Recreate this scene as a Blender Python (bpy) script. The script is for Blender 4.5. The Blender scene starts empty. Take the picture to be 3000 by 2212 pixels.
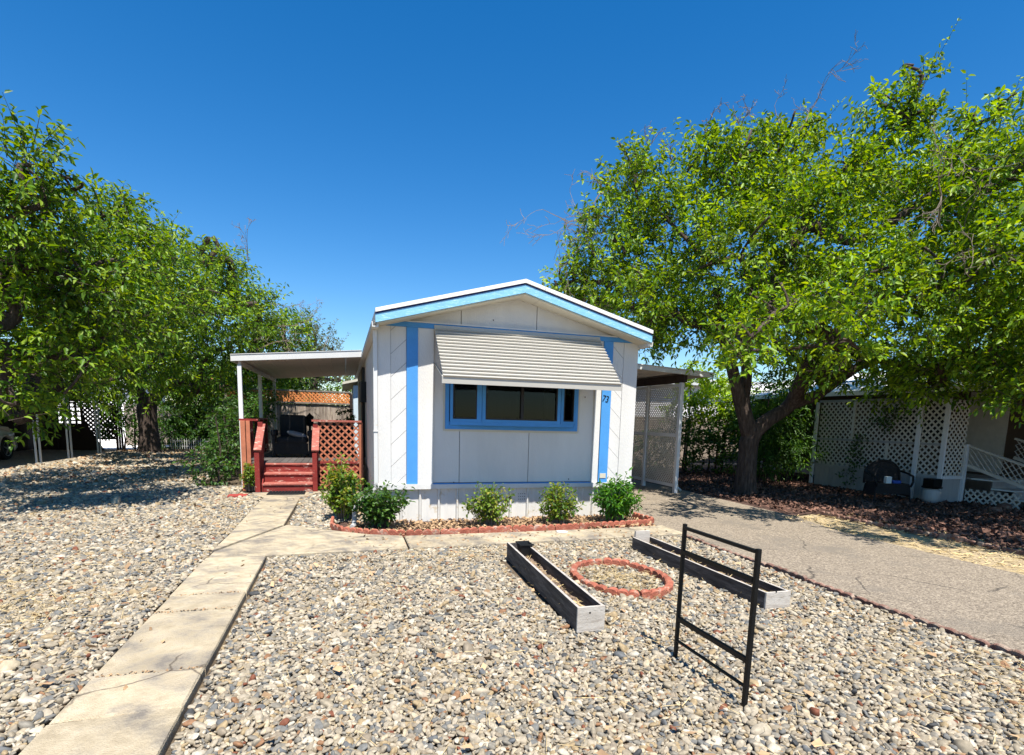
import bpy, math, random
import numpy as np
from math import radians, sin, cos, pi
from mathutils import Matrix, Vector
random.seed(7)
rng = np.random.default_rng(11)
S = bpy.context.scene
COL = S.collection

# ------------------------------------------------------------------ camera, sky, sun, exposure
yaw, pit, rol = radians(17.12), radians(-7.82), radians(1.5)
F_ = Vector((sin(yaw)*cos(pit), cos(yaw)*cos(pit), sin(pit)))
R0 = Vector((cos(yaw), -sin(yaw), 0)); U0 = R0.cross(F_)
Rr = R0*cos(rol) + U0*sin(rol); Uu = -R0*sin(rol) + U0*cos(rol)
cd = bpy.data.cameras.new('camera'); cam = bpy.data.objects.new('camera', cd); COL.objects.link(cam)
M = Matrix.Identity(4)
for i in range(3):
    M[i][0], M[i][1], M[i][2] = Rr[i], Uu[i], -F_[i]
M[2][3] = 1.62
cam.matrix_world = M
cd.sensor_width = 36; cd.lens = 36*1613.13/3000; cd.shift_y = (1449-1106)/3000; cd.clip_end = 3000; cd.clip_start = .05
S.camera = cam

SUN_EL = radians(64.4); SUN_DIR = Vector((0.03*cos(SUN_EL), -cos(SUN_EL), sin(SUN_EL))).normalized()
w = bpy.data.worlds.new('World'); S.world = w; w.use_nodes = True
nt = w.node_tree; nt.nodes.clear()
sky = nt.nodes.new('ShaderNodeTexSky'); sky.sky_type = 'NISHITA'; sky.sun_disc = False
sky.sun_elevation = SUN_EL; sky.sun_rotation = radians(180-1.7); sky.air_density = 1.0; sky.dust_density = .15; sky.ozone_density = 2.6; sky.altitude = 300
hs = nt.nodes.new('ShaderNodeHueSaturation'); hs.inputs['Hue'].default_value = .502; hs.inputs['Saturation'].default_value = 1.405; hs.inputs['Value'].default_value = 1.58
bg = nt.nodes.new('ShaderNodeBackground'); bg.inputs[1].default_value = .06
wo = nt.nodes.new('ShaderNodeOutputWorld')
nt.links.new(sky.outputs[0], hs.inputs['Color']); nt.links.new(hs.outputs[0], bg.inputs[0]); nt.links.new(bg.outputs[0], wo.inputs[0])
sl = bpy.data.lights.new('sun', 'SUN'); sl.energy = 5.0; sl.angle = radians(.53); sl.color = (1, .95, .86)
so = bpy.data.objects.new('sun', sl); COL.objects.link(so); so.rotation_euler = SUN_DIR.to_track_quat('Z', 'Y').to_euler(); so.location = (0, -20, 40)
S.view_settings.view_transform = 'Standard'; S.view_settings.look = 'None'; S.view_settings.gamma = 1; S.view_settings.use_curve_mapping = False
S.view_settings.exposure = 0.9
S.cycles.max_bounces = 6; S.cycles.transparent_max_bounces = 8

# ------------------------------------------------------------------ materials
def mat(name, col, rough=.8, var=.25, scale=3.0, bump=0., bscale=60., spec=.3, metal=0., stretch=None, cols=None, stain=None, island=0., crack=None):
    """principled with layered noise; cols: list of colours mixed by noise; stain=(colour, amount, scale)"""
    m = bpy.data.materials.new(name); m.use_nodes = True; n = m.node_tree.nodes; l = m.node_tree.links
    b = n['Principled BSDF']; b.inputs['Roughness'].default_value = rough; b.inputs['Metallic'].default_value = metal
    b.inputs['Specular IOR Level'].default_value = spec
    tc = n.new('ShaderNodeTexCoord'); mp = n.new('ShaderNodeMapping'); l.new(tc.outputs['Object'], mp.inputs[0])
    if stretch: mp.inputs['Scale'].default_value = stretch
    nz = n.new('ShaderNodeTexNoise'); nz.inputs['Scale'].default_value = scale; nz.inputs['Detail'].default_value = 8; nz.inputs['Roughness'].default_value = .65
    l.new(mp.outputs[0], nz.inputs['Vector'])
    cr = n.new('ShaderNodeValToRGB'); l.new(nz.outputs['Fac'], cr.inputs[0])
    if cols:
        e = cr.color_ramp.elements
        while len(e) < len(cols): e.new(.5)
        for i, c in enumerate(cols):
            e[i].position = .3 + .4*i/(len(cols)-1); e[i].color = (*c, 1)
    else:
        cr.color_ramp.elements[0].position = .3; cr.color_ramp.elements[1].position = .7
        cr.color_ramp.elements[0].color = tuple(c*(1-var) for c in col)+(1,)
        cr.color_ramp.elements[1].color = tuple(min(1, c*(1+var*.6)) for c in col)+(1,)
    out = cr.outputs[0]
    if stain:
        sc, amt, ss = stain
        n2 = n.new('ShaderNodeTexNoise'); n2.inputs['Scale'].default_value = ss; n2.inputs['Detail'].default_value = 6; n2.inputs['Roughness'].default_value = .7
        l.new(mp.outputs[0], n2.inputs['Vector'])
        r2 = n.new('ShaderNodeValToRGB'); r2.color_ramp.elements[0].position = .62-amt*.25; r2.color_ramp.elements[1].position = .70-amt*.1
        l.new(n2.outputs['Fac'], r2.inputs[0])
        mx = n.new('ShaderNodeMix'); mx.data_type = 'RGBA'; l.new(r2.outputs[0], mx.inputs['Factor']); l.new(out, mx.inputs['A']); mx.inputs['B'].default_value = (*sc, 1)
        out = mx.outputs['Result']
    if crack:
        cs, cw, cc = crack
        nd = n.new('ShaderNodeTexNoise'); nd.inputs['Scale'].default_value = 3; nd.inputs['Detail'].default_value = 5; l.new(mp.outputs[0], nd.inputs['Vector'])
        va = n.new('ShaderNodeMixRGB'); va.inputs[0].default_value = .18; l.new(mp.outputs[0], va.inputs[1]); l.new(nd.outputs['Color'], va.inputs[2])
        vo = n.new('ShaderNodeTexVoronoi'); vo.feature = 'DISTANCE_TO_EDGE'; vo.inputs['Scale'].default_value = cs; l.new(va.outputs[0], vo.inputs['Vector'])
        m1 = n.new('ShaderNodeMapRange'); l.new(vo.outputs['Distance'], m1.inputs[0]); m1.inputs[1].default_value = 0; m1.inputs[2].default_value = cw; m1.inputs[3].default_value = 1; m1.inputs[4].default_value = 0
        n4 = n.new('ShaderNodeTexNoise'); n4.inputs['Scale'].default_value = 1.1; l.new(mp.outputs[0], n4.inputs['Vector'])
        m2 = n.new('ShaderNodeMapRange'); l.new(n4.outputs['Fac'], m2.inputs[0]); m2.inputs[1].default_value = .46; m2.inputs[2].default_value = .56
        mm = n.new('ShaderNodeMath'); mm.operation = 'MULTIPLY'; l.new(m1.outputs[0], mm.inputs[0]); l.new(m2.outputs[0], mm.inputs[1])
        mx = n.new('ShaderNodeMix'); mx.data_type = 'RGBA'; l.new(mm.outputs[0], mx.inputs['Factor']); l.new(out, mx.inputs['A']); mx.inputs['B'].default_value = (*cc, 1); out = mx.outputs['Result']
    if island:
        g = n.new('ShaderNodeNewGeometry'); oi = n.new('ShaderNodeObjectInfo')
        ad = n.new('ShaderNodeMath'); ad.operation = 'ADD'; l.new(g.outputs['Random Per Island'], ad.inputs[0]); l.new(oi.outputs['Random'], ad.inputs[1])
        fr = n.new('ShaderNodeMath'); fr.operation = 'FRACT'; l.new(ad.outputs[0], fr.inputs[0])
        mr = n.new('ShaderNodeMapRange'); l.new(fr.outputs[0], mr.inputs[0]); mr.inputs[3].default_value = 1-island; mr.inputs[4].default_value = 1+island*.5
        h = n.new('ShaderNodeHueSaturation'); l.new(mr.outputs[0], h.inputs['Value']); l.new(out, h.inputs['Color']); out = h.outputs[0]
    l.new(out, b.inputs['Base Color'])
    if bump:
        n3 = n.new('ShaderNodeTexNoise'); n3.inputs['Scale'].default_value = bscale; n3.inputs['Detail'].default_value = 5; l.new(mp.outputs[0], n3.inputs['Vector'])
        bp = n.new('ShaderNodeBump'); bp.inputs['Strength'].default_value = bump; bp.inputs['Distance'].default_value = .02
        l.new(n3.outputs['Fac'], bp.inputs['Height']); l.new(bp.outputs[0], b.inputs['Normal'])
    return m

def leaf_mat(name, cols, trans=.40, rough=.45, spec=.35):
    m = bpy.data.materials.new(name); m.use_nodes = True; n = m.node_tree.nodes; l = m.node_tree.links
    b = n['Principled BSDF']; b.inputs['Roughness'].default_value = rough; b.inputs['Specular IOR Level'].default_value = spec
    g = n.new('ShaderNodeNewGeometry'); cr = n.new('ShaderNodeValToRGB'); e = cr.color_ramp.elements
    while len(e) < len(cols): e.new(.5)
    for i, c in enumerate(cols): e[i].position = i/(len(cols)-1); e[i].color = (*c, 1)
    l.new(g.outputs['Random Per Island'], cr.inputs[0])
    tc = n.new('ShaderNodeTexCoord'); nz = n.new('ShaderNodeTexNoise'); nz.inputs['Scale'].default_value = .9; nz.inputs['Detail'].default_value = 3; l.new(tc.outputs['Object'], nz.inputs['Vector'])
    mr = n.new('ShaderNodeMapRange'); l.new(nz.outputs['Fac'], mr.inputs[0]); mr.inputs[1].default_value = .3; mr.inputs[2].default_value = .7; mr.inputs[3].default_value = .7; mr.inputs[4].default_value = 1.3
    h = n.new('ShaderNodeHueSaturation'); l.new(mr.outputs[0], h.inputs['Value']); l.new(cr.outputs[0], h.inputs['Color'])
    l.new(h.outputs[0], b.inputs['Base Color'])
    tr = n.new('ShaderNodeBsdfTranslucent'); h2 = n.new('ShaderNodeHueSaturation'); h2.inputs['Hue'].default_value = .475; h2.inputs['Value'].default_value = 1.5
    h2.inputs['Saturation'].default_value = 1.15
    l.new(h.outputs[0], h2.inputs['Color']); l.new(h2.outputs[0], tr.inputs['Color'])
    ms = n.new('ShaderNodeMixShader'); ms.inputs[0].default_value = trans
    l.new(b.outputs[0], ms.inputs[1]); l.new(tr.outputs[0], ms.inputs[2])
    l.new(ms.outputs[0], n['Material Output'].inputs['Surface'])
    return m

def glass_mat(name, tint=(.03, .035, .04), refl=0.):
    m = bpy.data.materials.new(name); m.use_nodes = True; n = m.node_tree.nodes; l = m.node_tree.links
    n.remove(n['Principled BSDF'])
    t = n.new('ShaderNodeBsdfTransparent'); t.inputs[0].default_value = (.55, .6, .58, 1)
    gl = n.new('ShaderNodeBsdfGlossy'); gl.inputs['Roughness'].default_value = .03; gl.inputs[0].default_value = (.4, .45, .5, 1)
    lw = n.new('ShaderNodeFresnel'); lw.inputs[0].default_value = 1.38
    ad = n.new('ShaderNodeMath'); ad.operation = 'ADD'; ad.inputs[1].default_value = refl; l.new(lw.outputs[0], ad.inputs[0])
    mx = n.new('ShaderNodeMixShader'); l.new(ad.outputs[0], mx.inputs[0]); l.new(t.outputs[0], mx.inputs[1]); l.new(gl.outputs[0], mx.inputs[2])
    l.new(mx.outputs[0], n['Material Output'].inputs['Surface'])
    return m

m_white = mat('white_siding_paint', (.62, .61, .59), .7, .09, 2.0, .25, 90, .25, stretch=(1, 1, .25))
m_white_metal = mat('white_metal_paint', (.60, .60, .585), .45, .05, 2.0, spec=.4, stain=((.52, .46, .38), .06, 5))
m_cream = mat('cream_soffit', (.56, .52, .42), .7, .07, 3)
m_roofwhite = mat('white_roof_coating', (.78, .77, .74), .6, .06, 4, stain=((.3, .28, .25), .1, 12))
m_navy = mat('navy_drip_edge', (.012, .02, .14), .6, .2, 5)
m_fascia = mat('light_blue_fascia_paint', (.22, .50, .72), .65, .12, 6, .3, 60, stretch=(1, 1, 4), stain=((.42, .66, .78), .35, 9))
m_blue = mat('blue_trim_paint', (.065, .27, .62), .6, .08, 5, .15, 70)
m_skirt = mat('white_skirting_vinyl', (.62, .61, .58), .6, .05, 2, stain=((.5, .42, .3), .08, 6))
m_groove = mat('dark_joint_caulk', (.16, .15, .14), .9, .2, 8)  # plain dark fill behind the panel joints
m_awning = mat('awning_white_aluminium', (.45, .43, .385), .42, .04, 3, spec=.45, stain=((.45, .4, .33), .06, 8))
m_black = mat('black_painted_steel', (.005, .005, .005), .5, .3, 12, .15, 90, .25)
m_blackframe = mat('dark_bronze_window_frame', (.012, .010, .010), .4, .2, 5)
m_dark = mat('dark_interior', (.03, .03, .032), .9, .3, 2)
m_curtain = mat('grey_curtain', (.055, .05, .045), .9, .15, 3, stretch=(18, 1, .3))
m_glass = glass_mat('window_glass')
m_red = mat('red_deck_paint', (.22, .025, .02), .65, .25, 5, .3, 50, stain=((.5, .38, .3), .06, 8))
m_redworn = mat('worn_red_deck_paint', (.22, .028, .022), .7, .25, 6, .3, 60, stretch=(.7, 1, 2), stain=((.62, .5, .40), .3, 9))
m_redtread = mat('sun_faded_red_tread', (.34, .10, .075), .7, .2, 6, .3, 60, stretch=(1, 4, 1), stain=((.6, .42, .34), .3, 7))
m_orange = mat('orange_red_lattice_stain', (.44, .155, .085), .7, .22, 6, island=.15)
m_lattorange = mat('orange_cedar_lattice', (.66, .24, .08), .75, .2, 8, island=.15)
m_deckfloor = mat('grey_brown_deck_boards', (.10, .09, .085), .8, .3, 5, .2, 60, island=.2)
m_fence = mat('weathered_grey_fence_wood', None, .9, cols=[(.16, .12, .10), (.32, .26, .21), (.44, .38, .33)], scale=4, bump=.4, bscale=30, stretch=(6, 6, .7), island=.35)
m_fencerail = mat('weathered_fence_rail', (.22, .19, .16), .9, .3, 6, .3)
m_planter = mat('dark_grey_planter_wood', None, .85, cols=[(.022, .02, .02), (.07, .062, .058), (.15, .135, .125)], scale=5, bump=.5, bscale=40, stretch=(5, .6, 5))
m_planter_end = mat('pale_weathered_planter_wood', None, .85, cols=[(.30, .26, .22), (.46, .42, .37), (.58, .55, .5)], scale=5, bump=.4, bscale=40, stretch=(1, 5, 7), stain=((.2, .16, .12), .2, 5))
m_planter_top = mat('pale_planter_rim', (.42, .38, .34), .85, .3, 10, .3)
m_soil = mat('dry_potting_soil', None, .95, cols=[(.07, .05, .035), (.20, .14, .10), (.34, .26, .18)], scale=14, bump=1, bscale=30)
m_plastic = mat('black_plastic', (.012, .014, .016), .5, .1, 5)
m_terra = mat('terracotta_red_concrete', None, .85, cols=[(.24, .07, .045), (.36, .115, .07), (.44, .19, .13)], scale=9, bump=.6, bscale=50, stain=((.42, .32, .25), .25, 9), island=.2)
m_edge = mat('weathered_brown_edging', None, .9, cols=[(.13, .07, .05), (.22, .115, .085), (.30, .19, .15)], scale=9, bump=.6, bscale=50, stain=((.36, .29, .22), .55, 8), island=.25)
m_brickpad = mat('red_paver', (.33, .05, .04), .8, .2, 10, .3)
m_concrete = mat('tan_concrete_walk', None, .88, cols=[(.33, .27, .18), (.44, .365, .25), (.52, .445, .32)], scale=9, bump=.6, bscale=120, stain=((.20, .175, .145), .62, 2.3), island=.12, crack=(1.3, .012, (.1, .08, .06)))
m_asphalt = mat('old_grey_asphalt', None, .95, cols=[(.09, .072, .055), (.25, .205, .155), (.46, .385, .29)], scale=46, bump=1.0, bscale=70, stain=((.20, .17, .135), .38, .9), crack=(.8, .010, (.07, .06, .05)))
m_ground = mat('dry_gravelly_soil', None, .97, cols=[(.05, .038, .026), (.12, .09, .06), (.2, .155, .1)], scale=10, bump=.9, bscale=50, stain=((.24, .18, .10), .3, .9))
m_straw = mat('dry_straw_strip', None, .95, cols=[(.22, .16, .09), (.38, .295, .18), (.50, .41, .27)], scale=30, bump=1, bscale=60)
m_strawblade = mat('dry_straw', (.58, .44, .22), .9, .3, 5, island=.4)
m_mulchbase = mat('dark_mulch_soil', None, .95, cols=[(.035, .022, .018), (.08, .045, .035), (.13, .075, .055)], scale=18, bump=1, bscale=50)
m_mulch = mat('red_brown_mulch_chips', (.185, .098, .07), .9, .45, 10, island=.65)
m_litter = mat('dry_brown_leaf_litter', (.42, .27, .15), .85, .3, 10, island=.5)
m_bark = mat('brown_mulberry_bark', None, .95, cols=[(.025, .018, .015), (.07, .05, .04), (.125, .095, .08)], scale=7, bump=1, bscale=22, stretch=(3, 3, .6))
m_twig = mat('pale_dead_twig_bark', (.22, .175, .14), .9, .3, 8)
m_latwhite = mat('off_white_lattice_paint', (.58, .56, .50), .7, .12, 6, island=.1)
m_skirtgrey = mat('grey_white_skirt_boards', (.38, .38, .37), .8, .12, 5, .2, 40, stretch=(5, 5, .6), island=.12)
m_greypost = mat('white_post_paint', (.66, .67, .68), .55, .05, 3)
m_coverpan = mat('beige_roof_pan', (.52, .47, .42), .6, .06, 3)
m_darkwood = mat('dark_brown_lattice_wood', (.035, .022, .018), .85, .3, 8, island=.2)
m_palewall = mat('pale_blue_wall', (.52, .62, .68), .75, .05, 3)
m_farwhite = mat('sunlit_far_white_wall', (.78, .76, .75), .7, .05, 2)
m_carpaint = mat('pale_gold_car_paint', (.55, .53, .49), .25, .03, 1, spec=.6, metal=.35)
m_tyre = mat('tyre_rubber', (.012, .012, .012), .85, .2, 9)
m_rim = mat('alloy_rim', (.55, .55, .56), .3, .05, 3, metal=.8)
m_wicker = mat('black_wicker', (.010, .010, .011), .6, .3, 30, .5, 90)
m_cushion = mat('dark_patio_cushion', (.015, .016, .018), .8, .2, 6)
m_pillow = mat('grey_pillow', (.20, .21, .23), .9, .15, 8)
m_bluecloth = mat('blue_cloth', (.03, .08, .35), .9, .2, 8)
m_whitebox = mat('white_box', (.6, .66, .66), .7, .05, 5)
m_pink = mat('pink_blossom', (.62, .06, .14), .7, .2, 5)
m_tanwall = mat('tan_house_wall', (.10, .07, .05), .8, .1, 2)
m_palegreen = mat('pale_green_post_paint', (.30, .38, .30), .7, .1, 5)
LEAF_R = leaf_mat('mulberry_leaf', [(.035, .10, .006), (.10, .21, .010), (.18, .31, .014), (.30, .42, .025)])
LEAF_L = leaf_mat('left_mulberry_leaf', [(.03, .09, .008), (.085, .185, .012), (.145, .265, .018), (.26, .37, .03)])
LEAF_G = leaf_mat('grey_green_leaf', [(.06, .09, .035), (.10, .14, .05), (.16, .20, .08)])
LEAF_ROSE = leaf_mat('rose_leaf', [(.035, .10, .012), (.10, .20, .02), (.20, .30, .035), (.36, .34, .07)])
LEAF_DK = leaf_mat('dark_shrub_leaf', [(.02, .065, .012), (.05, .125, .02), (.10, .20, .035)], .35)
LEAF_LIME = leaf_mat('lime_shrub_leaf', [(.10, .20, .014), (.2, .34, .02), (.32, .44, .04)])
LEAF_FRESH = leaf_mat('bright_palmate_leaf', [(.03, .12, .014), (.06, .2, .02), (.13, .3, .03)])

# ------------------------------------------------------------------ mesh helpers (world coordinates in, parented object out)
ORG = {}
def tag(o, label=None, cat=None, kind=None, group=None):
    if label: o['label'] = label
    if cat: o['category'] = cat
    if kind: o['kind'] = kind
    if group: o['group'] = group
    return o
def thing(name, label, cat, loc=(0, 0, 0), group=None, kind=None):
    o = bpy.data.objects.new(name, None); COL.objects.link(o); o.location = loc; o.empty_display_size = .1
    ORG[o.name] = Vector(loc)
    return tag(o, label, cat, kind, group)
def link(name, me, parent=None, m=None, origin=None):
    """me has world-space verts"""
    base = ORG[parent.name] if parent else Vector((0, 0, 0))
    o = bpy.data.objects.new(name, me); COL.objects.link(o)
    if origin is None: origin = base
    origin = Vector(origin)
    me.transform(Matrix.Translation(-origin))
    o.location = origin - base
    if parent: o.parent = parent
    ORG[o.name] = origin
    if m:
        if isinstance(m, (list, tuple)):
            for q in m: me.materials.append(q)
        else: me.materials.append(m)
    return o
class MB:
    def __init__(s): s.v = []; s.f = []
    def add(s, v, f):
        k = len(s.v); s.v += [tuple(p) for p in v]; s.f += [tuple(i+k for i in q) for q in f]; return s
    def box(s, a, b):
        x0, y0, z0 = a; x1, y1, z1 = b
        return s.add([(x0,y0,z0),(x1,y0,z0),(x1,y1,z0),(x0,y1,z0),(x0,y0,z1),(x1,y0,z1),(x1,y1,z1),(x0,y1,z1)],
              [(0,3,2,1),(4,5,6,7),(0,1,5,4),(1,2,6,5),(2,3,7,6),(3,0,4,7)])
    def bevbox(s, a, b, e=.004):
        """box with chamfered top edges"""
        x0, y0, z0 = a; x1, y1, z1 = b
        return s.add([(x0,y0,z0),(x1,y0,z0),(x1,y1,z0),(x0,y1,z0),(x0,y0,z1-e),(x1,y0,z1-e),(x1,y1,z1-e),(x0,y1,z1-e),
                      (x0+e,y0+e,z1),(x1-e,y0+e,z1),(x1-e,y1-e,z1),(x0+e,y1-e,z1)],
              [(0,3,2,1),(0,1,5,4),(1,2,6,5),(2,3,7,6),(3,0,4,7),(4,5,9,8),(5,6,10,9),(6,7,11,10),(7,4,8,11),(8,9,10,11)])
    def prism(s, poly, d):
        """poly: list of 3D pts (planar), extruded along vector d"""
        n = len(poly); d = Vector(d); a = [Vector(p) for p in poly]; b = [p+d for p in a]
        return s.add(a+b, [tuple(range(n))[::-1], tuple(range(n, 2*n))] + [(i, (i+1) % n, (i+1) % n+n, i+n) for i in range(n)])
    def bar(s, p, q, w, h, up=(0, 0, 1)):
        p = Vector(p); q = Vector(q); d = (q-p).normalized(); up = Vector(up)
        sd = d.cross(up).normalized()*w/2; u = sd.normalized().cross(d)*h/2
        return s.add([p-sd-u, p+sd-u, p+sd+u, p-sd+u, q-sd-u, q+sd-u, q+sd+u, q-sd+u],
              [(0,1,2,3),(7,6,5,4),(0,4,5,1),(1,5,6,2),(2,6,7,3),(3,7,4,0)])
    def tube(s, pts, rad, n=8):
        pts = [Vector(p) for p in pts]; rad = rad if isinstance(rad, (list, tuple)) else [rad]*len(pts)
        k = len(s.v); ref = None
        for i, p in enumerate(pts):
            d = (pts[min(i+1, len(pts)-1)]-pts[max(i-1, 0)]).normalized()
            if ref is None: ref = d.orthogonal().normalized()
            ref = (ref-d*ref.dot(d)).normalized(); o = d.cross(ref)
            for j in range(n):
                a = 2*pi*j/n; s.v.append(tuple(p+(ref*cos(a)+o*sin(a))*rad[i]))
        for i in range(len(pts)-1):
            for j in range(n):
                a = k+i*n+j; b = k+i*n+(j+1) % n; s.f.append((a, b, b+n, a+n))
        s.f.append(tuple(range(k, k+n))[::-1]); e = k+(len(pts)-1)*n; s.f.append(tuple(range(e, e+n)))
        return s
    def lathe(s, c, prof, n=24, axis='z', a0=0):
        k = len(s.v)
        for r, h in prof:
            for j in range(n):
                a = 2*pi*j/n+a0
                if axis == 'z': s.v.append((c[0]+r*cos(a), c[1]+r*sin(a), c[2]+h))
                else: s.v.append((c[0]+h, c[1]+r*cos(a), c[2]+r*sin(a)))
        for i in range(len(prof)-1):
            for j in range(n):
                a = k+i*n+j; b = k+i*n+(j+1) % n; s.f.append((a, b, b+n, a+n))
        s.f.append(tuple(range(k, k+n))[::-1]); e = k+(len(prof)-1)*n; s.f.append(tuple(range(e, e+n)))
        return s
    def obj(s, name, m, parent=None, label=None, cat=None, kind=None, smooth=False, origin=None, bevel=0):
        me = bpy.data.meshes.new(name); me.from_pydata(s.v, [], s.f); me.update()
        if smooth: me.shade_smooth()
        o = link(name, me, parent, m, origin)
        if bevel:
            b = o.modifiers.new('bevel', 'BEVEL'); b.width = bevel; b.segments = 2; b.limit_method = 'ANGLE'
        return tag(o, label, cat, kind)
def box(name, a, b, m, parent=None, **k): return MB().box(a, b).obj(name, m, parent, **k)
def quadmesh(name, V, nper, faces, m, parent=None, **k):
    """V (N,nper,3) numpy; faces list of index tuples (same length) within one instance"""
    N = V.shape[0]; F = np.array(faces); L = F.shape[1]
    me = bpy.data.meshes.new(name); me.vertices.add(N*nper); me.vertices.foreach_set('co', V.reshape(-1).astype('f'))
    idx = (F[None]+(np.arange(N)*nper)[:, None, None]).reshape(-1)
    nf = N*len(F); me.loops.add(nf*L); me.loops.foreach_set('vertex_index', idx.astype('i'))
    me.polygons.add(nf); me.polygons.foreach_set('loop_start', (np.arange(nf)*L).astype('i')); me.polygons.foreach_set('loop_total', np.full(nf, L, 'i'))
    me.update(); me.validate()
    o = link(name, me, parent, m); return tag(o, **k)

def clip(poly, w, h):
    for ax, sg, lim in ((0, -1, 0), (0, 1, w), (1, -1, 0), (1, 1, h)):
        out = []
        for i in range(len(poly)):
            a, b = poly[i-1], poly[i]; fa, fb = sg*a[ax]-sg*lim <= 1e-9, sg*b[ax]-sg*lim <= 1e-9
            if fa != fb:
                t = (lim-a[ax])/(b[ax]-a[ax]); out.append((a[0]+t*(b[0]-a[0]), a[1]+t*(b[1]-a[1])))
            if fb: out.append(b)
        poly = out
        if not poly: break
    return poly
def lattice(parent, o, u, v, w, h, pitch, sw, th, m, joined=None, name='slat', off=0., topshape=None):
    """diagonal lattice in the rectangle o + a*u + b*v; slats are parts (joined: one stuff part of that name)"""
    o, u, v = Vector(o), Vector(u), Vector(v); n = u.cross(v).normalized()
    J = MB() if joined else None
    hw = sw/math.sqrt(2)
    for lay, sg in ((0, 1), (1, -1)):
        c = -h-pitch+off if sg > 0 else off-pitch
        while c < w+h+pitch:
            ex = h+1
            if sg > 0: poly = [(c-hw-1, -1), (c+hw-1, -1), (c+hw+ex, ex), (c-hw+ex, ex)]
            else: poly = [(c-hw+1, -1), (c+hw+1, -1), (c+hw-ex, ex), (c-hw-ex, ex)]
            p = clip(poly, w, h)
            if len(p) >= 3:
                ar = abs(sum(p[i-1][0]*p[i][1]-p[i][0]*p[i-1][1] for i in range(len(p))))/2
                if ar > sw*sw*.6:
                    P = [o+u*a+v*b+n*(lay*th*1.02) for a, b in p]
                    if J: J.prism(P, n*th)
                    else: MB().prism(P, n*th).obj(name, m, parent)
            c += pitch
    if J: return J.obj(joined, m, parent, kind='stuff')

# ------------------------------------------------------------------ leaves
LEAF = np.array([[0, 0, 0], [.35, .30, .06], [.35, -.30, .06], [.75, .20, .03], [.75, -.20, .03], [1.05, 0, -.08], [.45, 0, -.03]])
LFACES = [(0, 6, 1), (0, 2, 6), (6, 5, 3), (6, 3, 1), (6, 2, 4), (6, 4, 5)]
def leaves_at(P, D, size, name, m, parent, droop=.5, aspect=1., jitter=.6, **k):
    """P (N,3), D (N,3) growth direction"""
    N = len(P); D = D+rng.normal(0, jitter, (N, 3))*.6; D[:, 2] -= droop*rng.random(N)
    D /= np.linalg.norm(D, axis=1)[:, None]
    upv = np.array([0, 0, 1.])+rng.normal(0, .45, (N, 3)); Sd = np.cross(upv, D); Sd /= np.linalg.norm(Sd, axis=1)[:, None]+1e-9
    U = np.cross(D, Sd)
    s = size*(.45+.85*rng.random(N))
    V = P[:, None]+s[:, None, None]*(LEAF[None, :, 0:1]*D[:, None]+aspect*LEAF[None, :, 1:2]*Sd[:, None]+LEAF[None, :, 2:3]*1.6*U[:, None])
    return quadmesh(name, V, 7, LFACES, m, parent, kind='stuff', **k)
def rnd_dir(n, up=0.):
    d = rng.normal(0, 1, (n, 3)); d[:, 2] += up; return d/np.linalg.norm(d, axis=1)[:, None]
def shoots(blobs, dens, length, nleaf, up=.55, shell=.45):
    """returns leaf points, directions, and shoot segments"""
    B = []; O = []
    for x, y, z, r in blobs:
        n = max(4, int(dens*r*r)); d = rnd_dir(n, .15); t = shell+(1-shell)*rng.random(n)
        B.append(np.array([x, y, z])+d*(r*t)[:, None]*np.array([1, 1, .85])); O.append(d)
    B = np.vstack(B); O = np.vstack(O)
    dr = O*.8+rng.normal(0, .45, O.shape); dr[:, 2] += up; dr /= np.linalg.norm(dr, axis=1)[:, None]
    L = length*(.45+.8*rng.random(len(B))+.9*(rng.random(len(B)) < .10)*(dr[:, 2] > .45))
    P = []; D = []
    for i in range(nleaf):
        t = (i+.5+rng.random(len(B))*.5)/nleaf
        p = B+dr*(L*t)[:, None]; p[:, 2] -= .18*L*t*t
        a = i*2.4+rng.random(len(B))*.8; s1 = np.cross(dr, [0, 0, 1.]); s1 /= np.linalg.norm(s1, axis=1)[:, None]+1e-9; s2 = np.cross(dr, s1)
        sd = s1*np.cos(a)[:, None]+s2*np.sin(a)[:, None]
        P.append(p+sd*.015); D.append(sd*.8+dr*.55)
    return np.vstack(P), np.vstack(D), B, dr, L

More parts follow.
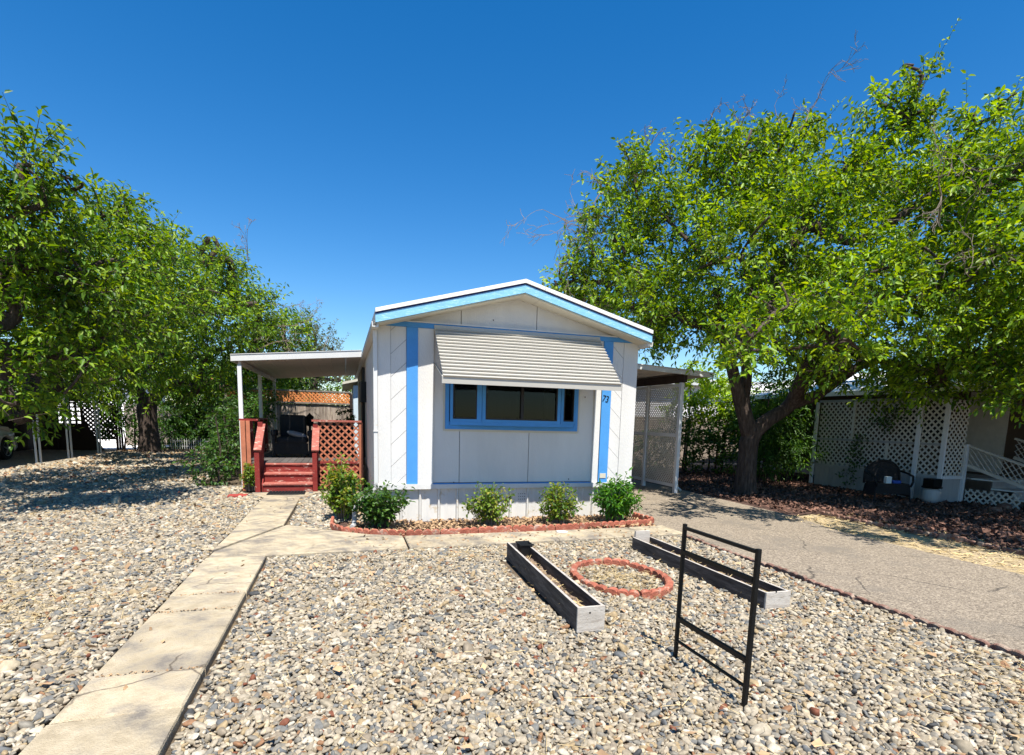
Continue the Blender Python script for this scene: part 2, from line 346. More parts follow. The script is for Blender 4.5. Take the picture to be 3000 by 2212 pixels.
def grow(name, parent, base, blobs, r0, m, fork_z, minr=.012, tw=2, forks=None, seg=7):
    """tapered limbs from a trunk to every blob centre; nodes attach to the nearest node closer to the trunk"""
    nodes = [Vector(base)]; par = [-1]
    top = Vector(forks[0] if forks else (base[0], base[1], fork_z))
    k = 3
    for i in range(1, k+1):
        nodes.append(Vector(base).lerp(top, i/k)+Vector((random.uniform(-.05, .05), random.uniform(-.05, .05), 0))*(i < k)); par.append(len(nodes)-2)
    root = len(nodes)-1; start_forks = []
    fixed = {}
    for ch_ in (forks[1:] if forks else []):
        pr = root
        for f in ch_:
            nodes.append(Vector(f[:3])); par.append(pr); pr = len(nodes)-1; fixed[pr] = f[3]
    order = sorted(blobs, key=lambda b: (Vector(b[:3])-top).length)
    for b in order:
        c = Vector(b[:3]); best = None
        for i in range(root, len(nodes)):
            dd = (nodes[i]-c).length; dist_root = 0; j = i
            cost = dd+.35*(nodes[i]-top).length
            if best is None or cost < best[0]: best = (cost, i)
        i = best[1]; a = nodes[i]; L = (c-a).length; n = max(1, int(L/1.0)); prev = i
        for q in range(1, n+1):
            t = q/n; p = a.lerp(c, t); p.z += .12*L*sin(pi*t)*(1 if c.z > a.z else .4)
            if q < n: p += Vector((random.uniform(-.14, .14), random.uniform(-.14, .14), random.uniform(-.1, .1)))
            nodes.append(p); par.append(prev); prev = len(nodes)-1
        for q in range(tw):   # sub-branches inside the blob
            d = Vector(rnd_dir(1, .4)[0]); e = c+d*b[3]*.85; mid = c.lerp(e, .5)+Vector(rng.normal(0, .1, 3))
            nodes.append(mid); par.append(prev); nodes.append(e); par.append(len(nodes)-2)
    n = len(nodes); wgt = [0.]*n; kids = [[] for _ in nodes]
    for i in range(1, n): kids[par[i]].append(i)
    for i in range(n-1, -1, -1):
        wgt[i] = sum(wgt[c] for c in kids[i]) if kids[i] else 1.
    rad = [max(minr, r0*(wg/wgt[0])**.52) for wg in wgt]
    for i in range(0, root+1): rad[i] = r0*(1.12, .98, .93, .95)[min(i, 3)]
    rad[0] = r0*1.25
    for k_, v_ in fixed.items(): rad[k_] = max(v_, rad[k_]*.8)
    parts = []
    # chains
    done = set(); trunkmb = MB(); limbmb = MB()
    def chain(i):
        pts = [nodes[par[i]], nodes[i]] if par[i] >= 0 else [nodes[i]]
        rr = [min(rad[par[i]], rad[i]*1.35), rad[i]] if par[i] >= 0 else [rad[i]]
        cur = i
        while kids[cur]:
            nxt = max(kids[cur], key=lambda c: wgt[c]); 
            for c in kids[cur]:
                if c != nxt: stack.append(c)
            pts.append(nodes[nxt]); rr.append(rad[nxt]); cur = nxt
        return pts, rr
    stack = []
    pts, rr = chain(1); pts[0] = nodes[0]; rr[0] = rad[0]
    def sm(pts, rr):
        if len(pts) < 3: return pts, rr
        P = []; Q = []
        for i in range(len(pts)-1):
            p0, p1, p2, p3 = pts[max(i-1, 0)], pts[i], pts[i+1], pts[min(i+2, len(pts)-1)]
            for t in (0, .33, .66):
                P.append(.5*((2*p1)+(p2-p0)*t+(2*p0-5*p1+4*p2-p3)*t*t+(3*p1-p0-3*p2+p3)*t**3)); Q.append((rr[i]*(1-t)+rr[i+1]*t)*(1+random.uniform(-.06, .06)))
        P.append(pts[-1]); Q.append(rr[-1]); return P, Q
    a, b = sm(pts, rr); MB().tube([Vector(nodes[0])-Vector((0, 0, .15))]+a, [b[0]*1.15]+b, 12).obj('trunk', m, parent, smooth=True)
    big = 0
    while stack:
        i = stack.pop(); p, q = chain(i); p, q = sm(p, q)
        if q[len(q)//4] > .05: MB().tube(p, q, 9).obj('limb', m, parent, smooth=True); big += 1
        else: limbmb.tube(p, q, 5)
    if limbmb.v: limbmb.obj('branches', m, parent, kind='stuff', smooth=True)
def twigs(B, dr, L, r, name, m, parent, frac=1.):
    n = int(len(B)*frac); B, dr, L = B[:n], dr[:n], L[:n]
    s1 = np.cross(dr, [0, 0, 1.]); s1 /= np.linalg.norm(s1, axis=1)[:, None]+1e-9; s2 = np.cross(dr, s1)
    E = B+dr*L[:, None]; E[:, 2] -= .18*L; ring = [s1, -.5*s1+.87*s2, -.5*s1-.87*s2]
    V = np.stack([B-dr*.25*L[:, None]+q*r for q in ring]+[E+q*r*.4 for q in ring], 1)
    quadmesh(name, V, 6, [(0, 1, 4, 3), (1, 2, 5, 4), (2, 0, 3, 5)], m, parent, kind='stuff')
def dead(base, d, L, r, mb, depth=0):
    p = Vector(base); d = Vector(d).normalized(); pts = [p.copy()]; rr = [r]
    n = 5
    for i in range(n):
        d = (d+Vector(rng.normal(0, .22, 3))).normalized(); p = p+d*L/n; pts.append(p.copy()); rr.append(r*(1-.8*(i+1)/n))
        if depth < 3 and random.random() < .75:
            dd = (d+Vector(rng.normal(0, .65, 3))).normalized(); dead(p, dd, L*random.uniform(.35, .6), rr[-1]*.7, mb, depth+1)
    mb.tube(pts, [max(.004, q) for q in rr], 4)

# ================================================================== SETTING
def sheet(name, poly, z, m, label=None, parent=None, th=0):
    mb = MB()
    if th: mb.prism([(x, y, z-th) for x, y in poly], (0, 0, th))
    else: mb.add([(x, y, z) for x, y in poly], [tuple(range(len(poly)))])
    o = mb.obj(name, m, parent)
    if not parent: tag(o, label, kind='structure')
    return o
sheet('ground', [(-400, -100), (400, -100), (400, 600), (-400, 600)], -.045, m_ground, 'dry bare soil ground reaching to the horizon')
sheet('gravel_bed', [(-1.49, -3), (-1.49, 6.7), (-1.49, 11.7), (-1.85, 12.1), (-2.4, 19), (-8.2, 24), (-8.2, 6), (-8.2, -3)], -.041+.008, m_ground, 'soil under the river pebbles left of the walk')
sheet('gravel_bed', [(-.83, -3), (4.68, -3), (4.68, 6.84), (.7, 6.7), (-.83, 6.6)], -.033, m_ground, 'soil under the river pebbles between walk and driveway')
sheet('driveway', [(4.80, -8), (7.50, -8), (7.50, 6.6), (7.9, 8.0), (8.0, 12), (7.9, 26), (4.80, 26)], -.012, m_asphalt, 'worn grey asphalt driveway running beside the white mobile home', th=.06)
sheet('dry_verge', [(7.50, -8), (9.6, -8), (9.2, 4.3), (8.6, 6.2), (8.5, 8.2), (7.93, 8.0), (7.5, 6.6)], -.025, m_straw, 'pale dry strip along the right edge of the driveway')
sheet('mulch_bed', [(9.25, -2), (20, -2), (20, 18), (8.05, 18), (8.02, 12.0), (7.95, 8.1), (8.55, 8.25), (8.65, 6.2), (9.25, 4.3)], -.021, m_mulchbase, 'dark red brown mulch bed under the right hand tree')
sheet('planting_bed', [(.0, 8.9), (-.15, 8.1), (.05, 7.75), (.35, 7.62), (.9, 7.46), (1.3, 7.44), (1.9, 7.5), (2.4, 7.58), (3.0, 7.52), (3.8, 7.6), (4.74, 7.72), (4.74, 8.6), (.4, 8.7)], -.018, m_mulchbase, 'narrow bed of dry leaves along the foot of the white mobile home')

def flakes(name, label, x, y, z, size, m, asp=.5, parent=None, tilt=.5):
    lift = .15 if asp > .2 else 0.
    n = len(x); P = np.stack([x, y, z], 1); D = rnd_dir(n); D[:, 2] *= tilt; D /= np.linalg.norm(D, axis=1)[:, None]
    up = rnd_dir(n, 2.2); Sd = np.cross(up, D); Sd /= np.linalg.norm(Sd, axis=1)[:, None]; s = size*(.5+rng.random(n))
    q = np.array([[-.5, -.5], [.5, -.4], [.55, .4], [-.45, .5]])
    V = P[:, None]+s[:, None, None]*(q[None, :, 0:1]*D[:, None]+asp*q[None, :, 1:2]*Sd[:, None]); V[:, 2, 2] += s*lift
    return quadmesh(name, V, 4, [(0, 1, 2), (0, 2, 3)], m, parent, label=label, kind='stuff')
# --- concrete walk
walk = thing('walkway', None, None, (-1.15, 4, 0), kind='structure'); walk['label'] = 'cracked tan concrete walk leading to the red deck steps'
def slab(poly, parent, zt=.022):
    c = Vector((sum(p[0] for p in poly)/len(poly), sum(p[1] for p in poly)/len(poly)))
    n = len(poly); ins = []
    for x, y in poly:
        v = Vector((x, y))-c; L = v.length; ins.append((c.x+v.x*(1-.022/L), c.y+v.y*(1-.022/L)))
    out = []
    for x, y in poly:
        v = Vector((x, y))-c; L = v.length; out.append((c.x+v.x*(1-.009/L), c.y+v.y*(1-.009/L)))
    zt += random.uniform(-.003, .004); ti = [random.uniform(-.002, .002) for _ in poly]
    V = [(x, y, -.09) for x, y in out]+[(x, y, zt-.012+t) for (x, y), t in zip(out, ti)]+[(x, y, zt+t) for (x, y), t in zip(ins, ti)]
    Fc = [tuple(range(n))[::-1], tuple(range(2*n, 3*n))]+[(i, (i+1) % n, (i+1) % n+n, i+n) for i in range(n)]+[(i+n, (i+1) % n+n, (i+1) % n+2*n, i+2*n) for i in range(n)]
    MB().add(V, Fc).obj('slab', m_concrete, parent)
ys = [-2.5, -1.3, 0.2, 1.75, 3.19, 3.70, 4.84, 5.27, 6.64]
for a, b in zip(ys, ys[1:]):
    j = .03 if b in (3.19,) else 0
    slab([(-1.47, a), (-.85, a), (-.85, b+j), (-1.47, b)], walk)
slab([(-1.46, 6.66), (-.83, 6.63), (-.04, 6.66), (.75, 6.70), (.76, 7.39), (.32, 7.57), (-.04, 7.83), (-.80, 8.42), (-1.46, 6.88)], walk)
slab([(-1.47, 6.93), (-.845, 8.40), (-1.45, 8.06)], walk)
slab([(-1.46, 8.10), (-.84, 8.44), (-.82, 9.88), (-1.47, 9.88)], walk)
slab([(-1.47, 9.90), (-.82, 9.90), (-.80, 11.16), (-1.46, 11.24)], walk)
slab([(-1.46, 11.27), (-.79, 11.19), (-.42, 12.02), (-1.78, 12.02), (-1.74, 11.78)], walk)
for yj in (3.70, 4.84, 5.27):
    flakes('joint_grit', None, rng.uniform(-1.45, -.87, 60), rng.normal(yj, .012, 60), np.full(60, .024), .014, m_litter, .7, walk)
cross = thing('cross_path', None, None, (2.7, 7, 0), kind='structure'); cross['label'] = 'tan concrete path crossing from the walk to the driveway'
cx = [.76, 1.75, 2.6, 3.5, 4.2, 4.79]
for i, (a, b) in enumerate(zip(cx, cx[1:])):
    fy = lambda x: 6.70+(x-.76)*.037; by = lambda x: 7.39+max(0, x-3.4)*.05
    d = .12 if i else 0; d2 = .12 if b < 4.7 else 0
    slab([(a+d, fy(a)), (b+d2, fy(b)), (b-d2, by(b)), (a-d, by(a))], cross)
MB().lathe((3.0, 7.25, .0), [(.0, .024), (.09, .024), (.09, .028), (.0, .028)], 12).obj('repair_patch', m_white, cross)

# --- pebbles as geometry-node instances
def pebbles(name, label, pts, scl, seed, m):
    n = len(pts); me = bpy.data.meshes.new(name); me.vertices.add(n); me.vertices.foreach_set('co', pts.reshape(-1).astype('f'))
    r = np.random.default_rng(seed)
    rot = np.stack([r.normal(0, .42, n), r.normal(0, .42, n), r.random(n)*6.283], 1)
    sx = scl*(.75+.5*r.random(n)); sc = np.stack([sx*1.22, sx*(.72+.25*r.random(n)), sx*(.48+.3*r.random(n))], 1)
    for nm, arr in (('prot', rot), ('pscl', sc)):
        a = me.attributes.new(nm, 'FLOAT_VECTOR', 'POINT'); a.data.foreach_set('vector', arr.reshape(-1).astype('f'))
    a = me.attributes.new('pidx', 'INT', 'POINT'); a.data.foreach_set('value', r.integers(0, 5, n).astype('i'))
    me.update(); o = bpy.data.objects.new(name, me); COL.objects.link(o); me.materials.append(m); tag(o, label, None, 'stuff')
    g = bpy.data.node_groups.new(name, 'GeometryNodeTree')
    g.interface.new_socket('Geometry', in_out='INPUT', socket_type='NodeSocketGeometry'); g.interface.new_socket('Geometry', in_out='OUTPUT', socket_type='NodeSocketGeometry')
    N = g.nodes; L = g.links; gi = N.new('NodeGroupInput'); go = N.new('NodeGroupOutput')
    join = N.new('GeometryNodeGeometryToInstance')
    for k in range(5):
        ic = N.new('GeometryNodeMeshIcoSphere'); ic.inputs['Radius'].default_value = .5; ic.inputs['Subdivisions'].default_value = 2
        sp = N.new('GeometryNodeSetPosition'); L.new(ic.outputs[0], sp.inputs[0])
        ps = N.new('GeometryNodeInputPosition'); ad = N.new('ShaderNodeVectorMath'); ad.operation = 'ADD'; ad.inputs[1].default_value = (k*7.3, k*3.1, k*5.7)
        L.new(ps.outputs[0], ad.inputs[0])
        nz = N.new('ShaderNodeTexNoise'); nz.inputs['Scale'].default_value = 1.6; nz.inputs['Detail'].default_value = 1; L.new(ad.outputs[0], nz.inputs['Vector'])
        sb = N.new('ShaderNodeVectorMath'); sb.operation = 'SUBTRACT'; sb.inputs[1].default_value = (.5, .5, .5); L.new(nz.outputs['Color'], sb.inputs[0])
        ml = N.new('ShaderNodeVectorMath'); ml.operation = 'SCALE'; ml.inputs['Scale'].default_value = .5; L.new(sb.outputs[0], ml.inputs[0])
        L.new(ml.outputs[0], sp.inputs['Offset'])
        ss = N.new('GeometryNodeSetShadeSmooth'); L.new(sp.outputs[0], ss.inputs[0])
        smt = N.new('GeometryNodeSetMaterial'); smt.inputs['Material'].default_value = m; L.new(ss.outputs[0], smt.inputs[0]); L.new(smt.outputs[0], join.inputs[0])
    ip = N.new('GeometryNodeInstanceOnPoints'); L.new(gi.outputs[0], ip.inputs['Points']); L.new(join.outputs[0], ip.inputs['Instance']); ip.inputs['Pick Instance'].default_value = True
    def attr(nm, t):
        a = N.new('GeometryNodeInputNamedAttribute'); a.data_type = t; a.inputs['Name'].default_value = nm; return a.outputs[0]
    L.new(attr('pidx', 'INT'), ip.inputs['Instance Index']); L.new(attr('prot', 'FLOAT_VECTOR'), ip.inputs['Rotation']); L.new(attr('pscl', 'FLOAT_VECTOR'), ip.inputs['Scale'])
    L.new(ip.outputs[0], go.inputs[0])
    md = o.modifiers.new('pebbles', 'NODES'); md.node_group = g
    return o
def pebble_mat():
    m = bpy.data.materials.new('river_pebble'); m.use_nodes = True; n = m.node_tree.nodes; l = m.node_tree.links; b = n['Principled BSDF']
    b.inputs['Roughness'].default_value = .75; b.inputs['Specular IOR Level'].default_value = .3
    oi = n.new('ShaderNodeObjectInfo'); cr = n.new('ShaderNodeValToRGB'); cr.color_ramp.interpolation = 'CONSTANT'; e = cr.color_ramp.elements
    P = [(0, (.36, .312, .24)), (.22, (.275, .235, .175)), (.40, (.205, .187, .155)), (.52, (.46, .415, .335)), (.60, (.15, .148, .138)), (.69, (.305, .235, .145)), (.77, (.24, .20, .15)),
         (.85, (.115, .118, .118)), (.89, (.42, .355, .255)), (.96, (.235, .135, .08)), (.978, (.055, .055, .055)), (.992, (.17, .07, .045))]
    while len(e) < len(P): e.new(.5)
    for q, (p, c) in zip(e, P): q.position = p; q.color = (*c, 1)
    l.new(oi.outputs['Random'], cr.inputs[0])
    tc = n.new('ShaderNodeTexCoord'); nz = n.new('ShaderNodeTexNoise'); nz.inputs['Scale'].default_value = 3.5; nz.inputs['Detail'].default_value = 5; l.new(tc.outputs['Object'], nz.inputs['Vector'])
    mr = n.new('ShaderNodeMapRange'); l.new(nz.outputs['Fac'], mr.inputs[0]); mr.inputs[1].default_value = .3; mr.inputs[2].default_value = .7; mr.inputs[3].default_value = .72; mr.inputs[4].default_value = 1.2
    h = n.new('ShaderNodeHueSaturation'); h.inputs['Saturation'].default_value = 1.1; l.new(cr.outputs[0], h.inputs['Color']); l.new(mr.outputs[0], h.inputs['Value']); l.new(h.outputs[0], b.inputs['Base Color'])
    return m
m_peb = pebble_mat()
def scatter(x0, x1, y0, y1, pitch, inside, jit=.75):
    xs = np.arange(x0, x1, pitch); yy = np.arange(y0, y1, pitch*.87); X, Y = np.meshgrid(xs, yy); X[1::2] += pitch/2
    X = X+rng.uniform(-jit, jit, X.shape)*pitch/2; Y = Y+rng.uniform(-jit, jit, X.shape)*pitch/2
    x, y = X.ravel(), Y.ravel()
    vis = (x > -.52*y-1.6) & (x < 1.75*y+1.6)
    k = vis & inside(x, y); return x[k], y[k]
def hump(x, y): return .012*np.sin(x*1.7+y*.9)+.009*np.sin(x*3.1-y*2.3)
def gravel(name, label, regs, seed):
    PT = []; SC = []
    for x0, x1, y0, y1, pitch, size, ins in regs:
        x, y = scatter(x0, x1, y0, y1, pitch, ins); z = -.024+hump(x, y)*.5+rng.uniform(-.006, .014, len(x))
        PT.append(np.stack([x, y, z], 1)); SC.append(size*np.exp(rng.normal(0, .28, len(x))))
        x, y = scatter(x0, x1, y0, y1, pitch*1.9, ins, 1.8); z = -.010+hump(x, y)*.5+rng.uniform(0, .012, len(x))
        PT.append(np.stack([x, y, z], 1)); SC.append(size*np.exp(rng.normal(0, .3, len(x))))
    return pebbles(name, label, np.vstack(PT), np.concatenate(SC), seed, m_peb)
def ring_in(x, y): return ((x-2.73)/.40)**2+((y-4.99)/.55)**2 < 1
def boxed(x, y): return ((x > 1.70) & (x < 2.06) & (y > 3.8) & (y < 6.0)) | ((x > 3.60) & (x < 3.86) & (y > 3.9) & (y < 6.15))
def in_mid(x, y): return (x > -.82) & (x < 4.66) & (y < 6.62+(x+.83)*.036) & ~(boxed(x, y)) & ~(ring_in(x, y) & (rng.random(x.shape) < .55))
def in_left(x, y): return (x < -1.50-(np.clip(y-11.3, 0, .7))*.45-(y > 12.05)*.25) & (x > -8.3) & ~((x > -3.1) & (y > 13.2))
def in_tri(x, y): return (x > -.78) & (x < .42-.55*np.clip(y-9, 0, 3)*.0) & (y > 8.42-(x+.8)*.72) & (y < 12.2) & ~((x > -.2) & (y < 8.7)) & ~((x > -.45) & (y > 12.5))
def in_rightstrip(x, y): return (x > 7.6) & (x < 8.9)
gravel('pebble_gravel', 'loose cream grey and tan river pebbles between walk and driveway', [(-.82, 4.66, 1.2, 4.2, .025, .031, in_mid), (-.82, 4.66, 4.2, 6.9, .028, .034, in_mid)], 3)
gravel('pebble_gravel', 'loose river pebbles filling the yard left of the walk', [(-5.5, -1.5, 1.2, 6, .026, .033, in_left), (-8.3, -1.5, 6, 10, .031, .038, in_left), (-8.3, -1.5, 10, 15, .048, .056, in_left), (-8.3, -2, 15, 24, .08, .085, in_left)], 5)
gravel('pebble_gravel', 'small triangle of pebbles between walk and corner shrubs', [(-.8, .5, 7.9, 12.2, .038, .046, in_tri)], 9)

# --- straw, litter, mulch scatters
def patchy(n, x0, x1, y0, y1, cents):
    X = []; Y = []
    for cx_, cy_, sx_, sy_, k in cents:
        X.append(rng.normal(cx_, sx_, k)); Y.append(rng.normal(cy_, sy_, k))
    X.append(rng.uniform(x0, x1, n)); Y.append(rng.uniform(y0, y1, n)); return np.concatenate(X), np.concatenate(Y)
x, y = patchy(900, -5, -1.5, 2, 11, [(-3.2, 5.3, .55, .35, 900), (-2.3, 5.0, .3, .25, 300), (-3.4, 6.3, .4, .3, 300), (-2.0, 11, .3, .5, 120)]); k = (x < -1.55)
flakes('dry_grass', 'yellow dry grass stalks lying on the pebbles left of the walk', x[k], y[k], rng.uniform(.005, .03, k.sum()), .12, m_strawblade, .022, tilt=.15)
x, y = patchy(1200, -.7, 4.6, 1.5, 6.5, [(4.2, 2.2, .35, .4, 500), (2.7, 5.0, .22, .3, 700), (1.3, 6.3, .8, .15, 400), (3.6, 6.4, .5, .12, 200)]); k = (x > -.75) & (x < 4.62) & (y > 1)
flakes('dry_grass', 'dry straw and stalks caught among the pebbles and inside the terracotta ring', x[k], y[k], rng.uniform(.008, .03, k.sum()), .10, m_strawblade, .025, tilt=.15)
x = rng.uniform(.05, 4.72, 3600); y = rng.uniform(7.5, 8.62, 3600); k = y > 7.56+.25*(x < .6)*(.6-x)
flakes('leaf_litter', 'dry brown leaves and bark covering the bed below the skirting', x[k], y[k], rng.uniform(-.01, .02, k.sum()), .05, m_litter, .5)
x = np.concatenate([rng.uniform(8.1, 15, 16000), rng.uniform(8.1, 14, 3000)]); y = np.concatenate([rng.uniform(4.5, 13.5, 16000), rng.uniform(13, 17, 3000)]); k = (x > 8.65+.6*(y < 5.2)) | (y > 8.3)
flakes('mulch_chips', 'red brown wood chips and fallen leaves under the right hand tree', x[k], y[k], rng.uniform(-.015, .03, k.sum()), .07, m_mulch, .5)
x = rng.uniform(7.5, 9.3, 2200); y = rng.uniform(2.5, 8.1, 2200)
flakes('dry_grass', 'bleached straw scattered on the pale strip beside the driveway', x, y, rng.uniform(-.02, .0, 2200), .09, m_strawblade, .12, tilt=.15)
x = rng.uniform(-5, 4.6, 900); y = rng.uniform(1.5, 11, 900); k = ((x < -1.55) | (x > -.75)) & (y < 6.4+5*(x < -1.5))
flakes('leaf_litter', 'scattered small dry leaves lying on the pebbles', x[k], y[k], rng.uniform(.012, .03, k.sum()), .045, m_litter, .6)
x = rng.uniform(-1.4, 4.6, 240); y = np.where(x < -.85, rng.uniform(2, 11, 240), rng.uniform(6.8, 7.5, 240)); k = (x < -.87) | (x > .0)
flakes('leaf_litter', 'bits of dry leaf scattered on the concrete walk', x[k], y[k], np.full(k.sum(), .028), .03, m_litter, .6)
x = rng.uniform(-8.2, -3.2, 2500); y = rng.uniform(14, 26, 2500)
flakes('leaf_litter', 'fallen leaves strewn under the left hand trees', x, y, rng.uniform(.0, .04, 2500), .07, m_litter, .6)

# --- scalloped terracotta edging
def scallop_block(name, pts, parent, h=.085, th=.045, nsc=4, wave=.022):
    """pts: two end points on the ground (or arc samples); scallops on top"""
    P = [Vector(p) for p in pts]; n = 24; seg = []
    Ls = [0]
    for a, b in zip(P, P[1:]): Ls.append(Ls[-1]+(b-a).length)
    def at(t):
        s = t*Ls[-1]
        for i in range(len(P)-1):
            if s <= Ls[i+1]+1e-9: return P[i].lerp(P[i+1], (s-Ls[i])/(Ls[i+1]-Ls[i])), (P[i+1]-P[i]).normalized()
    mb = MB(); V = []
    for i in range(n+1):
        p, d = at(i/n); s = Vector((-d.y, d.x, 0))*th/2; ph = (i/n*nsc) % 1.0; z = h-wave+wave*math.sqrt(max(0, 1-(2*ph-1)**2)) if 0 < i < n else h-wave
        bl = .010
        V += [p-s+Vector((0, 0, -.05)), p-s+Vector((0, 0, z-bl)), p-s*.55+Vector((0, 0, z)), p+s*.55+Vector((0, 0, z)), p+s+Vector((0, 0, z-bl)), p+s+Vector((0, 0, -.05))]
    Fc = []
    for i in range(n):
        for j in range(5): a = i*6+j; Fc.append((a, a+6, a+7, a+1))
    Fc += [tuple(range(6)), tuple(range(n*6, n*6+6))[::-1]]
    return mb.add(V, Fc).obj(name, {'garden_edge': m_terra}.get('x', m_edge if (parent.name.startswith('driveway') or parent.name.startswith('mulch')) else m_terra), parent)
ring = thing('ring_edging', 'round terracotta scalloped border ring lying between the two planter boxes', 'garden edging', (2.73, 4.99, 0))
for i in range(10):
    a0 = 2*pi*i/10+.02+.1; a1 = 2*pi*(i+1)/10-.02+.1; jj = random.uniform(-.012, .012)
    scallop_block('edging_block', [(2.73+(.455+jj)*cos(a), 4.99+(.60+jj)*sin(a), 0) for a in np.linspace(a0, a1, 7)], ring, h=.065+random.uniform(-.008, .006), th=.07, nsc=3)
de = thing('driveway_edging', 'row of small red scalloped edging blocks along the gravel side of the driveway', 'garden edging', (4.73, 4, 0))
yy = 1.0
while yy < 6.7:
    L = .58; jj = random.uniform(-.012, .012)
    scallop_block('edging_block', [(4.735+jj, yy, 0), (4.735+random.uniform(-.012, .012), min(yy+L, 6.78), 0)], de, h=.030+random.uniform(-.015, .010), th=.045, nsc=5); yy += L+.012
be = thing('bed_edging', 'wavy line of red scalloped edging between the house bed and the cross path', 'garden edging', (2.5, 7.5, 0))
bp_ = [(-.17, 8.75), (-.18, 8.2), (-.02, 7.85), (.33, 7.63), (.8, 7.49), (1.27, 7.46), (1.82, 7.52), (2.35, 7.57), (3.0, 7.52), (3.8, 7.61), (4.25, 7.65), (4.68, 7.71), (4.86, 7.85), (4.82, 8.2), (4.80, 8.40)]
for a, b in zip(bp_, bp_[1:]):
    a, b = Vector((*a, 0)), Vector((*b, 0)); L = (b-a).length; nb = max(1, round(L/.5))
    for i in range(nb):
        scallop_block('edging_block', [a.lerp(b, (i+.01)/nb), a.lerp(b, (i+.99)/nb)], be, h=.082, nsc=max(2, round(L/nb/.11)), wave=.034)
me_ = thing('mulch_edging', 'broken line of red edging along the mulch bed under the tree', 'garden edging', (9, 8, 0))
for i in range(9):
    a = Vector((8.6+.02*i, 8.1-.42*i, 0)); scallop_block('edging_block', [a, a+Vector((.03, -.38, 0))], me_, h=.06+random.uniform(-.02, .02), nsc=4)

# ================================================================== MOBILE HOME
HX0, HX1, HY = .50, 4.79, 8.52
home = thing('mobile_home', 'white single wide mobile home with blue trim, gable roof and slatted window awning', 'mobile home', (2.64, HY, 0))
def pol(name, pts, y, th, m, **k): return MB().prism([(x, y, z) for x, z in pts], (0, th, 0)).obj(name, m, home, **k)
slope = .27; RX = 2.645
def gab(x): return 2.90+slope*(RX-.5-abs(x-RX))   # underside of roof at x
CB = 8.56
# gable panels with open joints
for a, b in ((.52, 1.745), (1.757, 2.965), (2.977, 4.77)):
    pts = [(a, 3.005), (b, 3.005), (b, gab(b))]+([(RX, gab(RX))] if a < RX < b else [])+[(a, gab(a))]
    pol('gable_panel', pts, CB-.01, .03, m_white)
# centre wall panels (window opening x 1.56..3.69, z 1.48..2.35)
WX0, WX1, WZ0, WZ1 = 1.56, 3.69, 1.48, 2.40
for a, b in ((1.33, 1.745), (1.755, 2.895), (2.905, 4.04)):
    pol('wall_panel', [(a, .60), (b, .60), (b, WZ0), (a, WZ0)], CB, .03, m_white)
pol('wall_panel', [(1.33, WZ0), (WX0, WZ0), (WX0, WZ1), (1.33, WZ1)], CB, .03, m_white)
pol('wall_panel', [(WX1, WZ0), (4.04, WZ0), (4.04, WZ1), (WX1, WZ1)], CB, .03, m_white)
pol('wall_panel', [(1.33, WZ1), (4.04, WZ1), (4.04, 2.93), (1.33, 2.93)], CB, .03, m_white)
box('wall_backing', (1.3, CB+.032, .55), (WX0, CB+.06, 3.4), m_groove, home); box('wall_backing', (WX1, CB+.032, .55), (4.1, CB+.06, 3.2), m_groove, home)
box('wall_backing', (WX0, CB+.032, .55), (WX1, CB+.06, WZ0), m_groove, home); box('wall_backing', (WX0, CB+.032, WZ1), (WX1, CB+.06, 3.35), m_groove, home)
# side bays, proud of the centre wall: corner board, diagonal boards, blue stripe, flat board
def bay(x0, x1, y=HY, name='corner_board', m=m_white, z0=.585, z1=2.93): return MB().bevbox((x0, y, z0), (x1, CB+.03, z1), .002).obj(name, m, home)
bay(.50, .688); bay(1.092, 1.33, name='flat_board'); bay(.922, 1.09, HY-.012, 'blue_stripe', m_blue)
bay(4.525, 4.79); bay(4.03, 4.14, name='flat_board'); bay(4.15, 4.317, HY-.012, 'blue_stripe', m_blue)
bay(.66, 4.2, CB+.02, 'bay_backing', m_groove, .6, 2.9) if 0 else None
def diag(x0, x1, sg):
    box('bay_backing', (x0, HY+.022, .585), (x1, CB+.03, 2.93), m_groove, home)
    w_ = x1-x0; step = .335; z = .585-.4
    while z < 2.95:
        # board between two slanted lines rising (sg=+1) to the right
        lo = [(0, z+.003), (w_, z+.003+sg*w_*.95)]; hi = [(w_, z+step-.004+sg*w_*.95), (0, z+step-.004)]
        p = clip([(a, b-.585) for a, b in lo+hi], w_, 2.93-.585)
        if len(p) > 2:
            MB().prism([(x0+.002+a*(w_-.004)/w_, HY+.006, .585+b) for a, b in p], (0, .016, 0)).obj('diagonal_board', m_white, home)
        z += step
diag(.69, .920, 1); diag(4.319, 4.523, -1)
# horizontal blue band under the gable (clipped by the soffit) and ledge
pts = [(.78, 2.93), (4.52, 2.93), (4.52-.0, gab(4.52)), (4.35, 3.0), (.95, 3.0), (.78, gab(.78))]
pol('blue_band', [(.62, 2.932), (4.68, 2.932), (4.42, 3.004), (.87, 3.004)], HY-.014, .05, m_blue)
box('band_cap', (.92, HY-.03, 3.004), (4.38, CB-.005, 3.022), m_white, home)
pol('corner_filler', [(.5, 2.93), (.62, 2.932), (.86, 3.004), (.86, gab(.86)), (.5, gab(.5))], HY+.003, .04, m_white)
pol('corner_filler', [(4.79, 2.93), (4.67, 2.932), (4.43, 3.004), (4.43, gab(4.43)), (4.79, gab(4.79))], HY+.003, .04, m_white)
# bottom trim
box('bottom_trim', (.49, HY-.03, .505), (1.335, CB+.03, .583), m_white, home); box('bottom_trim', (4.025, HY-.03, .505), (4.80, CB+.03, .583), m_white, home)
box('bottom_trim', (1.336, CB-.045, .505), (4.024, CB+.03, .575), m_white, home); box('blue_sill_line', (1.336, CB-.012, .576), (4.024, CB-.001, .590), m_blue, home)
